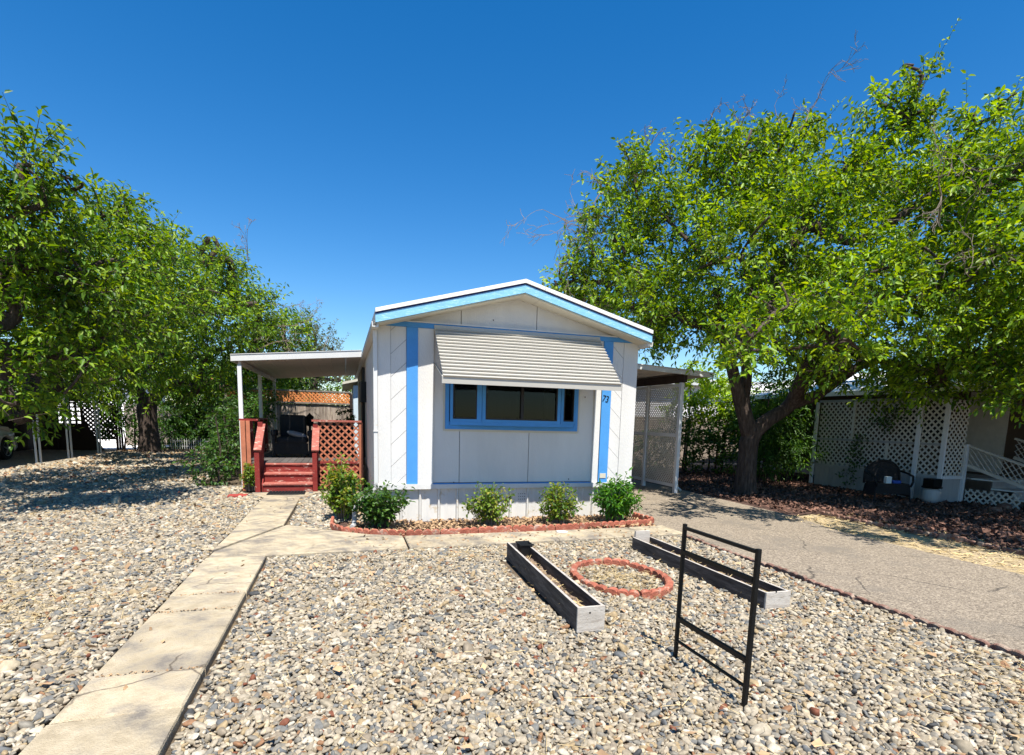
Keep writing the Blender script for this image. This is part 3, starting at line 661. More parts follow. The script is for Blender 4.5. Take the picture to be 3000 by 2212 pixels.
# ribbed skirting
SY = CB+.0
sk = [(.52+.295*i) for i in range(15)]
for i, a in enumerate(sk):
    b = min(a+.295, 4.78); r = a+.02
    if b-a < .05: continue
    prof = [(a, 0), (a+.012, -.04), (a+.03, -.04), (a+.055, 0), ((a+b)/2-.03, 0), ((a+b)/2, -.008), ((a+b)/2+.03, 0), (b, 0)]
    mb = MB(); V = [(x_, SY+.012+dy, -.05) for x_, dy in prof]+[(x_, SY+.012+dy, .505) for x_, dy in prof]; n = len(prof)
    mb.add(V, [(j, j+1, j+1+n, j+n) for j in range(n-1)]).obj('skirting_panel', m_skirt, home)
vh2 = MB()
for i in range(5):
    for j in range(3):
        c = (2.72+.035*i, .40-.045*j); vh2.prism([(c[0]+.008*cos(a), SY+.009, c[1]+.008*sin(a)) for a in np.linspace(0, 2*pi, 7)[:-1]], (0, .004, 0))
vh2.obj('skirting_vent', m_black, home, kind='stuff')
# side walls, long ribbed left wall (faces the porch) and plain right wall
HB = 20.0
box('rear_wall', (.52, HB-.05, .3), (4.77, HB, 2.95), m_white, home)
nb = 0; yv = HY+.02
while yv < HB-.1:
    e = min(yv+.30, HB)
    MB().bevbox((.505, yv+.004, .50), (.53, e-.004, 2.88), .002).obj('side_panel', m_white, home)
    yv += .30
box('side_backing', (.531, HY+.05, .5), (.56, HB-.06, 2.9), m_groove, home)
box('side_wall', (4.755, HY+.045, .5), (4.785, HB-.06, 2.9), m_white, home)
box('side_skirting', (.53, HY+.08, -.05), (.55, HB-.06, .5), m_skirt, home); box('side_skirting', (4.74, HY+.08, -.05), (4.76, HB-.06, .5), m_skirt, home)
box('floor', (.57, HY+.1, .52), (4.74, HB-.07, .56), m_dark, home); box('ceiling', (.57, HY+.1, 2.5), (4.74, HB-.07, 2.53), m_dark, home)
box('interior_partition', (.57, 14.6, .56), (4.74, 14.65, 2.5), mat('beige_interior_wall', (.08, .07, .055), .9, .1, 2), home)
box('dark_wall_panel', (.44, 13.55, .62), (.50, 14.5, 2.72), m_blackframe, home)  # plain narrow dark panel on the side wall
box('meter_box', (.36, 12.75, 1.9), (.50, 12.98, 2.35), m_black, home)
MB().tube([(.43, 12.88, 1.9), (.43, 12.88, .5)], .028, 8).obj('conduit', m_black, home)
# roof
RY0 = 8.17
def roofseg(name, za, zb, y0, y1, m, xo=.045):
    """strip following the gable, between heights za..zb above the roof underside line"""
    for sg in (-1, 1):
        xe = RX+sg*(2.145+xo); ze = 2.90-slope*xo
        P = [(xe, y0, ze+za), (RX, y0, gab(RX)+za), (RX, y0, gab(RX)+zb), (xe, y0, ze+zb)]
        MB().prism(P, (0, y1-y0, 0)).obj(name, m, home)
roofseg('fascia', .022, .135, RY0, RY0+.03, m_fascia); roofseg('drip_edge', .136, .160, RY0+.012, RY0+.04, m_navy)
roofseg('roof_edge', .161, .215, RY0-.02, RY0+.12, m_roofwhite); roofseg('roof', .10, .205, RY0+.121, HB+.15, m_roofwhite)
# soffit boards (individual)
for sg in (-1, 1):
    nbd = 9
    for i in range(nbd):
        a = i/nbd; b = (i+.985)/nbd; xa = RX+sg*2.16*a; xb = RX+sg*2.16*b
        za = gab(xa); zb = 2.90+slope*(RX-.5-abs(xb-RX))
        MB().prism([(xa, RY0+.031, za), (xb, RY0+.031, zb), (xb, RY0+.031, zb+.02), (xa, RY0+.031, za+.02)], (0, CB-RY0-.02, 0)).obj('soffit_board', m_cream, home)
# side gutters
for sg, X in ((-1, .455), (1, 4.835)):
    P = [(X-.05, 2.93), (X-.045, 2.855), (X+.045, 2.855), (X+.05, 2.93), (X+.035, 2.93), (X+.032, 2.87), (X-.032, 2.87), (X-.035, 2.93)]
    MB().prism([(a, RY0+.05, b) for a, b in P], (0, HB-RY0, 0)).obj('gutter', m_white_metal, home)
MB().bar((.465, HY-.01, 2.86), (.465, HY-.01, .56), .06, .06, (0, 1, 0)).obj('downspout', m_white_metal, home, bevel=.006)
MB().box((.43, HY-.05, 1.38), (.50, HY+.03, 1.395)).obj('downspout_strap', m_white_metal, home)
hp = [(.465, 8.51, .60), (.45, 8.48, .53), (.40, 8.42, .46), (.30, 8.34, .41), (.2, 8.30, .36), (.15, 8.29, .25), (.14, 8.28, .1), (.13, 8.2, .03), (.1, 8.05, .03)]
HP = []; HR = []
for i in range(len(hp)-1):
    for t in np.linspace(0, 1, 13)[:-1]:
        HP.append(Vector(hp[i]).lerp(Vector(hp[i+1]), t)); HR.append(.030+.007*(len(HP) % 2))
MB().tube(HP, HR, 10).obj('downspout_hose', m_skirtgrey, home)
# window: projecting bay of three panes
win = MB().add([], []); 
def winbox(a, b, m=m_blue, name='window_frame'): return box(name, a, b, m, home)
WF = CB-.03
# beige caulked reveal plates around, blue surround boards
for nm, a, b, m in (('window_surround', (1.515, WF-.005, 1.44), (1.575, CB+.01, 2.40), m_blue), ('window_surround', (3.675, WF-.005, 1.44), (3.735, CB+.01, 2.40), m_blue),
                    ('window_surround', (1.576, WF-.006, 1.44), (3.674, CB+.01, 1.505), m_blue), ('window_casing', (1.485, CB-.012, 1.41), (1.514, CB-.001, 2.42), m_cream),
                    ('window_casing', (3.736, CB-.012, 1.41), (3.765, CB-.001, 2.42), m_cream), ('window_casing', (1.515, CB-.012, 1.405), (3.735, CB-.001, 1.439), m_cream)):
    box(nm, a, b, m, home)
BA = [(1.59, CB-.035), (2.06, CB-.17), (3.36, CB-.17), (3.66, CB-.035)]
MB().prism([(1.578, CB-.03, 1.506), *[(x, y-.02, 1.506) for x, y in BA], (3.672, CB-.03, 1.506)], (0, 0, .05)).obj('window_sill', m_blue, home)
def seg_pt(a, b, t, z, off=0.):
    d = Vector((b[0]-a[0], b[1]-a[1], 0)); n = Vector((d.y, -d.x, 0)).normalized(); return Vector((a[0], a[1], 0))+d*t+n*off+Vector((0, 0, z))
for si, (a, b) in enumerate(zip(BA, BA[1:])):
    d = Vector((b[0]-a[0], b[1]-a[1], 0)); L = d.length; d.normalize()
    wpt = lambda s, z, off=0.: seg_pt(a, b, s/L, z, off)
    mL, mR = (.045, .075) if si == 0 else ((.055, .055) if si == 1 else (.06, .03))
    fr = thing('window', None, None, tuple(seg_pt(a, b, .5, 1.5))) ; fr.parent = home; ORG[fr.name] = seg_pt(a, b, .5, 1.5); fr.location = seg_pt(a, b, .5, 1.5)-ORG[home.name]
    up = (0, 0, 1)
    MB().bar(wpt(mL/2, 1.556), wpt(mL/2, 2.40), mL, .05, tuple(d.cross(Vector(up)))).obj('mullion', m_blue, fr)
    MB().bar(wpt(L-mR/2, 1.556), wpt(L-mR/2, 2.40), mR, .05, tuple(d.cross(Vector(up)))).obj('mullion', m_blue, fr)
    MB().bar(wpt(mL, 1.578), wpt(L-mR, 1.578), .05, .044).obj('bottom_rail', m_blue, fr)
    f = .022
    for p, q in ((wpt(mL+f/2, 1.602), wpt(mL+f/2, 2.38)), (wpt(L-mR-f/2, 1.602), wpt(L-mR-f/2, 2.38))):
        MB().bar(p, q, f, .056, tuple(d.cross(Vector(up)))).obj('sash_frame', m_blackframe, fr)
    MB().bar(wpt(mL+f, 1.612), wpt(L-mR-f, 1.612), .056, .024).obj('sash_frame', m_blackframe, fr)
    MB().bar(wpt(mL+f, 2.34), wpt(L-mR-f, 2.34), .056, .05).obj('sash_frame', m_blackframe, fr)
    if si == 1: MB().bar(wpt(L*.50, 1.624), wpt(L*.50, 2.315), .045, .05, tuple(d.cross(Vector(up)))).obj('sash_frame', m_blackframe, fr)
    MB().prism([wpt(mL+f, 1.62, -.01), wpt(L-mR-f, 1.62, -.01), wpt(L-mR-f, 2.32, -.01), wpt(mL+f, 2.32, -.01)], seg_pt(a, b, 0, 0, .004)-seg_pt(a, b, 0, 0)).obj('pane', m_glass, fr)
box('window_head', (1.58, CB-.19, 2.402), (3.67, CB+.03, 2.43), m_blue, home)
cv = MB()
for i in range(9):
    x0 = 2.12+i*.065; cv.box((x0, 8.70+.012*(i % 2), 1.5), (x0+.063, 8.705+.012*(i % 2), 2.4))
cv.obj('curtain', m_curtain, home)
box('blind', (3.2, 8.72, 1.5), (3.62, 8.73, 2.4), mat('greenish_blind', (.06, .068, .05), .9, .2, 3, stretch=(12, 1, .3)), home)
box('window_sill_item', (2.52, 8.66, 1.56), (2.60, 8.70, 1.66), m_black, home)
# number 73
tc_ = bpy.data.curves.new('t', 'FONT'); tc_.body = '73'; tc_.size = .155; tc_.shear = .12; tc_.extrude = .002; tc_.space_character = .95
to = bpy.data.objects.new('t', tc_); COL.objects.link(to); dg = bpy.context.evaluated_depsgraph_get(); tm = bpy.data.meshes.new_from_object(to.evaluated_get(dg)); bpy.data.objects.remove(to)
tm.transform(Matrix.Translation((4.148, HY-.0155, 1.955)) @ Matrix.Rotation(radians(90), 4, 'X') @ Matrix.Diagonal((.82, 1, 1, 1)) @ Matrix.Rotation(radians(-9), 4, 'Z'))
link('house_number', tm, home, m_black)
box('meter_plate', (4.175, HY-.02, .66), (4.285, HY-.0125, .74), m_cream, home)
# awning: louvred slats
aw0 = Vector((0, 8.535, 2.955)); aw1 = Vector((0, 7.70, 2.17)); nsl = 15
dz = (aw1-aw0)
MB().prism([(1.33, 8.545, 2.925), (4.06, 8.545, 2.925), (4.06, 8.545, 2.985), (1.33, 8.545, 2.985)], (0, -.05, 0)).obj('awning_header', m_awning, home)
for i in range(nsl):
    p = aw0+dz*((i+.02)/nsl); q = aw0+dz*((i+1.12)/nsl)
    nrm = Vector((0, dz.z, -dz.y)).normalized(); nrm = -nrm if nrm.y > 0 else nrm
    prof = [p-nrm*.012, p+nrm*.002, q+nrm*.042, q+nrm*.038-Vector((0, 0, .006)), q+nrm*.002, q-nrm*.004]
    MB().prism([(1.33, v.y, v.z) for v in prof], (2.73, 0, 0)).obj('awning_slat', m_awning, home)
MB().prism([(1.315, 7.705, 2.085), (1.315, 7.69, 2.085), (1.315, 7.685, 2.18), (1.315, 7.735, 2.20)], (2.76, 0, 0)).obj('awning_fascia', m_awning, home)
for X in (1.36, 4.03):
    MB().bar((X, 7.72, 2.14), (X, 8.55, 2.42), .02, .02).obj('awning_arm', m_awning, home)
    MB().bar((X, 7.74, 2.13), (X, 8.52, 2.92), .025, .03).obj('awning_rafter', m_awning, home)
for (x_, z_) in ((3.86, 2.0), (3.62, .63), (1.66, .59), (2.25, 3.12)): box('fastener', (x_, CB-.006-.01*(z_ > 3), z_), (x_+.012, CB-.001, z_+.02), m_black, home)

# ================================================================== PORCH: cover, deck
pc = thing('porch_cover', 'white flat patio cover on slim posts beside the home, over the red deck', 'patio cover', (-2.1, 12.9, 0))
PX0, PX1, PY0, PY1 = -2.2, .42, 12.88, 19.4
zl, zr = 2.66, 2.89
MB().prism([(PX0, PY0, zl), (PX1, PY0, zr), (PX1, PY0, zr+.135), (PX0, PY0, zl+.125)], (0, .05, 0)).obj('front_fascia', m_white_metal, pc)
MB().prism([(PX0-.01, PY0-.012, zl+.127), (PX1, PY0-.012, zr+.137), (PX1, PY0-.012, zr+.15), (PX0-.01, PY0-.012, zl+.14)], (0, .07, 0)).obj('top_flashing', m_white_metal, pc)
npan = 8
for i in range(npan):
    x0 = PX0+(PX1-PX0)*i/npan; x1 = PX0+(PX1-PX0)*(i+1)/npan-.006; z0 = zl+(zr-zl)*i/npan; z1 = zl+(zr-zl)*(i+1)/npan
    MB().prism([(x0, PY0+.051, z0+.03), (x1, PY0+.051, z1+.03), (x1, PY0+.051, z1+.10), (x0, PY0+.051, z0+.10)], (0, PY1-PY0-.05, 0)).obj('roof_pan', m_coverpan, pc)
MB().prism([(PX0+.12, PY0+.06, zl-.07), (PX0+.17, PY0+.06, zl-.07), (PX0+.17, PY0+.06, zl+.028), (PX0+.12, PY0+.06, zl+.028)], (0, PY1-PY0-.1, 0)).obj('beam', m_coverpan, pc)
MB().box((PX0-.02, PY0+.06, zl+.0), (PX0+.04, PY1, zl+.12)).obj('side_gutter', m_white_metal, pc)
for y_ in (12.93, 15.9, 19.1): MB().bevbox((PX0+.10, y_, -.05), (PX0+.18, y_+.08, zl-.071)).obj('post', m_greypost, pc)

dk = thing('porch_deck', 'red painted wooden deck with three steps, handrails and lattice railing', 'deck', (-1.05, 12.05, 0))
DZ = .58; DF = 12.68; DX0, DX1, DB = -2.0, .36, 16.6
xb = DX0
while xb < DX1-.01:   # floor boards
    e = min(xb+.14, DX1); MB().bevbox((xb+.003, DF, DZ-.035), (e-.003, DB, DZ), .004).obj('deck_board', m_deckfloor, dk); xb += .14
box('rim_board', (DX0, DF-.03, DZ-.20), (DX1, DF-.002, DZ-.04), m_red, dk)
box('rim_board', (DX0-.03, DF, .05), (DX0-.002, DB, DZ-.04), m_red, dk)
SX0, SX1 = -1.60, -.60
zt = [.19, .375, .56]; yf = [12.09, 12.36, 12.63]
for i in range(3):
    wx = .03*(2-i)
    yb = yf[i+1] if i < 2 else DF+.2
    MB().bevbox((SX0+.02-wx*.0, yf[i]-.025, zt[i]-.035), (SX1-.02, (yb+.02) if i < 2 else DF-.003, zt[i]), .008).obj('tread', m_redtread, dk)
    MB().box((SX0+.03, yf[i], (zt[i-1] if i else 0)), (SX1-.03, yf[i]+.022, zt[i]-.036)).obj('riser', m_redworn, dk)
for X in (SX0-.0, SX1-.02): MB().prism([(X, 12.12, 0), (X, DF, 0), (X, DF, .54), (X, 12.62, .52), (X, 12.12, .17)], (.02, 0, 0)).obj('stringer', m_red, dk)
for X, Xr in ((SX0-.06, SX0-.04), (SX1+.03, SX1+.045)):
    MB().bevbox((X-.045, 12.00, -.02), (X+.045, 12.09, .83), .004).obj('newel_post', m_red, dk)
    MB().bevbox((X-.045, 12.63, 0), (X+.045, 12.72, 1.42), .004).obj('newel_post', m_red, dk)
    MB().bar((Xr, 11.98, .865), (Xr, 12.74, 1.37), .145, .04).obj('handrail', m_redtread, dk, bevel=.006)
    MB().bar((X, 12.06, .80), (X, 12.66, 1.20), .03, .09).obj('rail_stringer', m_red, dk)
# left front bit and side railing
def rail_run(p, q, axis):
    pass
for X in (-1.98, -1.90): pass
box('top_rail', (-2.06, 12.66, 1.44), (-1.70, 12.75, 1.48), m_red, dk); MB().bevbox((-2.04, 12.64, -.02), (-1.95, 12.73, 1.44)).obj('rail_post', m_orange, dk)
MB().bevbox((-2.08, 13.35, 0), (-1.99, 13.44, 1.25)).obj('rail_post', m_orange, dk)
for i in range(2): MB().bevbox((-1.935+.0, 12.65, .55), (-1.86, 12.69, 1.44)).obj('baluster', m_orange, dk) if i == 0 else None
for i in range(5): MB().bar((-2.03, 12.9+i*.7, .7), (-2.03, 13.4+i*.7, 1.35), .03, .09).obj('brace_board', m_darkwood, dk)
box('top_rail', (-2.08, 12.76, 1.44), (-1.98, DB, 1.475), m_red, dk)
for y_ in (13.9, 14.8, 15.7, 16.5): MB().bevbox((-2.07, y_, 0), (-1.98, y_+.09, 1.439)).obj('rail_post', m_red, dk)
# right lattice panel
LX0, LX1 = -.50, .33
box('top_rail', (-.64, 12.60, 1.455), (.40, 12.72, 1.495), m_redtread, dk)
MB().bevbox((LX1+.0, 12.62, -.02), (LX1+.085, 12.70, 1.454)).obj('rail_post', m_orange, dk)
box('mid_rail', (LX0-.02, 12.615, .555), (LX1-.001, 12.64, .60), m_redworn, dk)
lattice(dk, (LX0-.02, 12.655, .60), (1, 0, 0), (0, 0, 1), LX1-LX0+.019, .852, .152, .036, .008, m_orange)
lattice(dk, (LX0-.02, 12.655, .0), (1, 0, 0), (0, 0, 1), LX1-LX0+.019, .553, .152, .036, .008, m_orange, off=.05)
box('under_deck_shade_board', (DX0+.05, 13.3, 0), (DX1, 13.33, DZ-.04), m_darkwood, dk)  # dark sheet added to imitate the shade under the deck

mt = thing('doormat', 'black rubber doormat lying at the foot of the red steps', 'doormat', (-1.1, 11.78, .02))
MB().bevbox((-1.45, 11.56, .026), (-.75, 11.97, .042), .004).obj('mat_base', m_black, mt)
mbm = MB()
for i in range(12):
    for j in range(6): mbm.lathe((-1.42+i*.058+.01*(j % 2), 11.60+j*.065, .042), [(.022, 0), (.019, .012), (.006, .016)], 6)
mbm.obj('rubber_loops', m_plastic, mt, kind='stuff')
pad = MB().bevbox((-2.13, 11.50, -.01), (-1.80, 11.72, .035), .006).obj('brick_paver', m_brickpad, origin=(-1.96, 11.6, 0)); tag(pad, 'flat red brick paver lying in the pebbles left of the walk', 'paver')

# patio armchair on the deck
ch = thing('patio_armchair', 'black high backed patio armchair on the shaded deck behind the steps', 'armchair', (-1.15, 14.3, DZ))
def cush(name, a, b, m, parent, bev=.05, rot=None):
    o = MB().box(a, b).obj(name, m, parent, bevel=0); md = o.modifiers.new('bevel', 'BEVEL'); md.width = bev; md.segments = 4; o.data.shade_smooth(); return o
cush('seat_cushion', (-1.50, 13.95, DZ+.32), (-.82, 14.55, DZ+.48), m_cushion, ch, .06)
cush('backrest', (-1.47, 14.50, DZ+.40), (-.86, 14.66, DZ+1.0), m_cushion, ch, .07)
for s in (-1, 1):
    X = -1.16+s*.40; cush('armrest', (X-.06, 13.95, DZ+.5), (X+.06, 14.55, DZ+.64), m_cushion, ch, .04)
    box('arm_panel', (X-.03, 13.98, DZ+.06), (X+.03, 14.5, DZ+.5), m_wicker, ch)
    for y_ in (14.0, 14.5): box('leg', (X-.025, y_, DZ), (X+.025, y_+.05, DZ+.3), m_black, ch)
box('front_apron', (-1.52, 13.97, DZ+.08), (-.80, 14.0, DZ+.34), m_wicker, ch)
ot = thing('patio_bench', 'low black wicker bench widened to darken the view through the deck lattice', 'bench', (-.55, 14.4, DZ))  # bench stretched sideways as a dark filler behind the railing lattice
box('seat', (-.72, 14.0, DZ+.36), (.26, 14.6, DZ+.48), m_wicker, ot); box('side', (-.72, 14.02, DZ), (-.68, 14.58, DZ+.36), m_wicker, ot); box('side', (.22, 14.02, DZ), (.26, 14.58, DZ+.36), m_wicker, ot); box('back', (-.60, 14.56, DZ+.48), (.26, 14.6, DZ+.84), m_wicker, ot); box('apron', (-.68, 14.03, DZ+.02), (.22, 14.05, DZ+.36), m_wicker, ot)
pl = bpy.data.meshes.new('grey_pillow'); 
import bmesh
bm = bmesh.new(); bmesh.ops.create_uvsphere(bm, u_segments=16, v_segments=8, radius=1); bm.to_mesh(pl); bm.free(); pl.transform(Matrix.Translation((-1.05, 14.1, DZ+.54)) @ Matrix.Rotation(.25, 4, 'Y') @ Matrix.Diagonal((.24, .14, .07, 1))); pl.shade_smooth()
tag(link('pillow', pl, None, m_pillow, origin=(-1.05, 14.1, DZ+.5)), 'rumpled grey pillow lying on the black armchair seat', 'pillow')
ln = thing('lantern', 'dark pointed roof lantern standing on the shaded deck beside the armchair back', 'lantern', (-.80, 14.9, DZ+.0))
MB().lathe((-.80, 14.9, DZ), [(.12, 0), (.05, .04), (.03, .06), (.03, .72), (.09, .74), (.09, .94), (.11, .95), (.02, 1.04), (.01, 1.06)], 8).obj('lantern_body', m_black, ln)
pp = thing('potted_plant', 'leafy plant in a dark pot at the far right corner of the deck', 'plant', (.05, 15.6, DZ))
MB().lathe((.05, 15.6, DZ), [(.12, 0), (.16, .3), (.15, .3), (.14, .27)], 16).obj('pot', m_plastic, pp)
def bush(parent, c, rx, ry, h, nst, nlv, lsize, m, mst=m_twig, up=1., name='foliage', aspect=1., base_r=.1, droop=.4, stems=True):
    """stems fanning out of the base; leaves along them"""
    P = []; D = []; st = MB()
    for i in range(nst):
        a = random.uniform(0, 2*pi); t = math.sqrt(random.random()); tx, ty = cos(a)*rx*t, sin(a)*ry*t; hz = h*(random.uniform(.5, 1.0)+(.22 if random.random() < .12 else 0))*(1-.35*t*t)
        b = Vector((c[0]+cos(a)*base_r*random.random(), c[1]+sin(a)*base_r*random.random(), c[2])); e = Vector((c[0]+tx, c[1]+ty, c[2]+hz)); pts = []
        for q in range(6):
            u = q/5; p = b.lerp(e, u); p.z = c[2]+hz*(1-(1-u)**1.5); p.x = b.x+(e.x-b.x)*u**1.3; p.y = b.y+(e.y-b.y)*u**1.3; pts.append(p)
        st.tube(pts, [.006*(1-.12*q) for q in range(6)], 4)
        for q in range(nlv):
            u = random.uniform(.22, 1.0); k = min(4, int(u*5)); p = pts[k].lerp(pts[k+1], u*5-k)
            d = Vector(rnd_dir(1, .25)[0]); off = d*random.uniform(0, .09*max(.6, rx*2)); P.append(p+off); D.append(d)
    if stems: st.obj('stems', mst, parent, kind='stuff')
    leaves_at(np.array(P), np.array(D), lsize, name, m, parent, droop=droop, aspect=aspect)
bush(pp, (.05, 15.6, DZ+.25), .3, .3, 1.0, 12, 30, .10, LEAF_DK)

# ================================================================== BACK FENCE
fn = thing('wooden_fence', 'grey board fence topped with orange lattice behind the shaded deck', 'fence', (-1, 19.45, 0))
FX0, FX1, FY = -3.8, .30, 21.3
xb = FX0
while xb < FX1-.02:
    wb = random.uniform(.13, .155); zt_ = 1.955+random.uniform(-.01, .01)
    MB().box((xb+.004, FY+random.uniform(-.006, .006), 0), (min(xb+wb, FX1), FY+.022, zt_)).obj('board', m_fence, fn); xb += wb
box('rail', (FX0, FY-.05, 1.97), (FX1, FY+.03, 2.025), m_fencerail, fn); box('rail', (FX0, FY-.03, 2.40), (FX1, FY+.04, 2.45), m_fencerail, fn)
for X in (FX0-.05, -1.6, FX1): MB().box((X-.045, FY+.035, 0), (X+.045, FY+.125, 2.399)).obj('post', m_fencerail, fn)
MB().box((FX1-.05, FY-.06, .1), (FX1+.04, FY-.031, 2.36)).obj('end_post', m_darkwood, fn)
lattice(fn, (FX0, FY, 2.027), (1, 0, 0), (0, 0, 1), FX1-FX0-.05, .37, .13, .052, .008, m_lattorange)

# rear pale building behind the fence (eave seen past the home's wall)
nb_ = thing('rear_house', 'pale blue house with overhanging eave seen beyond the fence', 'house', (.5, 21, 0))
box('wall', (.40, 22.6, 0), (6, 27, 2.75), m_palewall, nb_)
MB().prism([(.0, 22.3, 2.76), (3.0, 22.3, 3.5), (6.2, 22.3, 2.76), (6.2, 22.3, 2.85), (3.0, 22.3, 3.6), (.0, 22.3, 2.85)], (0, 7, 0)).obj('roof', m_cream, nb_)

# ================================================================== RIGHT CARPORT
cp = thing('carport', 'white aluminium carport roof on slim posts right of the home', 'carport', (6.4, 11.1, 0))
CY0, CY1 = 11.02, 19.5
def cz(x): return 2.87-(x-4.85)*.052
npn = 11
for i in range(npn):
    x0 = 4.85+3.3*i/npn; x1 = 4.85+3.3*(i+1)/npn
    P = [(x0, cz(x0)), (x0+.02, cz(x0)-.0), (x0+.05, cz(x0)+.045), (x1-.05, cz(x1)+.045), (x1-.02, cz(x1)), (x1-.004, cz(x1)), (x1-.004, cz(x1)+.008), (x1-.015, cz(x1)+.01), (x1-.045, cz(x1)+.055), (x0+.045, cz(x0)+.055), (x0+.015, cz(x0)+.01), (x0, cz(x0)+.008)]
    MB().prism([(a, CY0+.05, b) for a, b in P], (0, CY1-CY0, 0)).obj('roof_pan', m_coverpan, cp)
MB().prism([(4.83, CY0, cz(4.83)-.02), (8.17, CY0, cz(8.17)-.02), (8.17, CY0, cz(8.17)+.075), (4.83, CY0, cz(4.83)+.075)], (0, .045, 0)).obj('front_fascia', m_white_metal, cp)
MB().prism([(4.83, CY0-.02, cz(4.83)+.077), (8.19, CY0-.02, cz(8.17)+.077), (8.19, CY0-.02, cz(8.17)+.095), (4.83, CY0-.02, cz(4.83)+.095)], (0, .12, 0)).obj('drip_edge', m_white_metal, cp)
box('beam', (7.43, CY0+.06, 2.55), (7.52, CY1, cz(7.5)-.002), m_darkwood, cp)
for y_ in (11.16, 12.60, 14.6, 16.6, 18.6): MB().bevbox((7.43, y_, -.03), (7.51, y_+.09, 2.549)).obj('post', m_greypost, cp)
MB().tube([(7.60, 11.35, 2.6), (7.56, 11.30, .35), (7.58, 11.30, .12), (7.68, 11.28, .03)], .03, 8).obj('downspout', m_white_metal, cp, smooth=True)
for i, (a, b) in enumerate(((11.26, 12.59), (12.70, 14.59), (14.70, 16.59))):
    ls = thing('lattice_screen', ['fine mesh lattice panel between the two nearest carport posts', 'fine mesh lattice panel behind the second carport post', 'rearmost fine mesh lattice panel of the carport'][i], 'lattice screen', (7.46, a, 0), group='carport lattice screens')
    for nm, z0, z1 in (('bottom_rail', .12, .19), ('mid_rail', 1.30, 1.38), ('top_rail', 2.46, 2.53)): box(nm, (7.455, a, z0), (7.485, b, z1), m_greypost, ls)
    for z0, z1 in ((.19, 1.30), (1.38, 2.46)):
        lattice(ls, (7.465, a, z0), (0, 1, 0), (0, 0, 1), b-a, z1-z0, .088, .030, .004, m_latwhite, joined='lattice_panel')

# ================================================================== RIGHT NEIGHBOUR: lattice wall, stairs, house
lw_ = thing('lattice_wall', 'tall off white lattice porch wall above grey skirt boards, behind the right tree', 'porch wall', (12.85, 10.5, 0))
LX = 12.85
yb = 8.98
while yb < 12.45:
    e = min(yb+.15, 12.45); MB().box((LX, yb+.003, 0), (LX+.02, e-.003, .53)).obj('skirt_board', m_skirtgrey, lw_); yb += .15
box('base_rail', (LX-.02, 8.96, .531), (LX+.03, 12.5, .60), m_skirtgrey, lw_)
box('mid_rail', (LX-.02, 8.96, 1.27), (LX+.03, 12.5, 1.325), m_skirtgrey, lw_); box('top_rail', (LX-.02, 8.96, 2.30), (LX+.03, 12.5, 2.36), m_skirtgrey, lw_)
for y_, hh in ((8.93, 2.3), (9.53, 2.45), (12.47, 2.3)): MB().bevbox((LX-.07, y_, 0), (LX-.021, y_+.09, hh)).obj('post', m_greypost, lw_)
box('stile', (LX-.018, 10.31, .60), (LX+.0, 10.38, 1.27), m_latwhite, lw_); box('stile', (LX-.018, 11.33, 1.325), (LX+.0, 11.40, 2.30), m_latwhite, lw_)
for z0, h_ in ((.60, .67), (1.325, .975)):
    lattice(lw_, (LX+.018, 12.45, z0), (0, -1, 0), (0, 0, 1), 3.47, h_, .150, .038, .006, m_latwhite)
lattice(lw_, (LX, 8.95, .60), (1, 0, 0), (0, 0, 1), .58, 1.70, .135, .036, .006, m_latwhite)
box('end_skirt', (LX, 8.955, 0), (LX+.60, 8.975, .53), m_skirtgrey, lw_); box('end_rail', (LX-.01, 8.92, .53), (LX+.62, 8.954, .60), m_greypost, lw_)
MB().bevbox((LX+.585, 8.90, 0), (LX+.66, 8.97, 1.32)).obj('post', m_greypost, lw_)
st_ = thing('entry_stairs', 'grey entry steps with white lattice handrail beside the lattice wall', 'stairs', (13.9, 8.2, 0))
for i in range(3):
    z1 = .56-.18*i; y1 = 8.85-.42*i
    box('tread', (13.62, y1-.46, z1-.03), (14.9, y1, z1), m_whitebox, st_); box('riser', (13.64, y1-.44, 0), (14.88, y1-.42, z1-.031), m_skirtgrey, st_)
box('landing', (13.62, 8.86, .53), (15.0, 12, .56), m_skirtgrey, st_)
def slopelat(x, y0, z0, y1, z1, h, pitch=.135):
    J = []; n = abs(y1-y0)/pitch
    mb = MB()
    k = 0; L = abs(y1-y0)
    sgn = -1 if y1 < y0 else 1
    f = lambda s: z0+(z1-z0)*s/L
    s = -h
    while s < L:
        for dr in (1, -1):
            a, b = (s, 0), (s+h, h)
            if dr < 0: a, b = (s+h, 0), (s, h)
            # clip to 0..L
            (sa, ha), (sb, hb) = a, b
            if max(sa, sb) <= .02 or min(sa, sb) >= L-.02: continue
            def cl(p, q):
                if p[0] < 0: t = (0-p[0])/(q[0]-p[0]); return (0, p[1]+(q[1]-p[1])*t)
                if p[0] > L: t = (L-p[0])/(q[0]-p[0]); return (L, p[1]+(q[1]-p[1])*t)
                return p
            a2, b2 = cl(a, b), cl(b, a)
            MB().bar((x+.008*dr, y0+sgn*a2[0], f(a2[0])-h+a2[1]), (x+.008*dr, y0+sgn*b2[0], f(b2[0])-h+b2[1]), .006, .036, (1, 0, 0)).obj('slat', m_latwhite, st_)
        s += pitch
for X, top in ((13.52, 1.27), (15.0, 1.45)):
    MB().bar((X, 8.92, top+.02), (X, 7.3, top-.50), .09, .04).obj('handrail', m_latwhite, st_)
    MB().bar((X, 8.90, top-.42), (X, 7.3, top-.93), .04, .07).obj('bottom_rail', m_latwhite, st_)
    slopelat(X, 8.90, top, 7.32, top-.50, .40)
    MB().bevbox((X-.04, 7.24, 0), (X+.04, 7.32, top-.46)).obj('newel_post', m_greypost, st_)
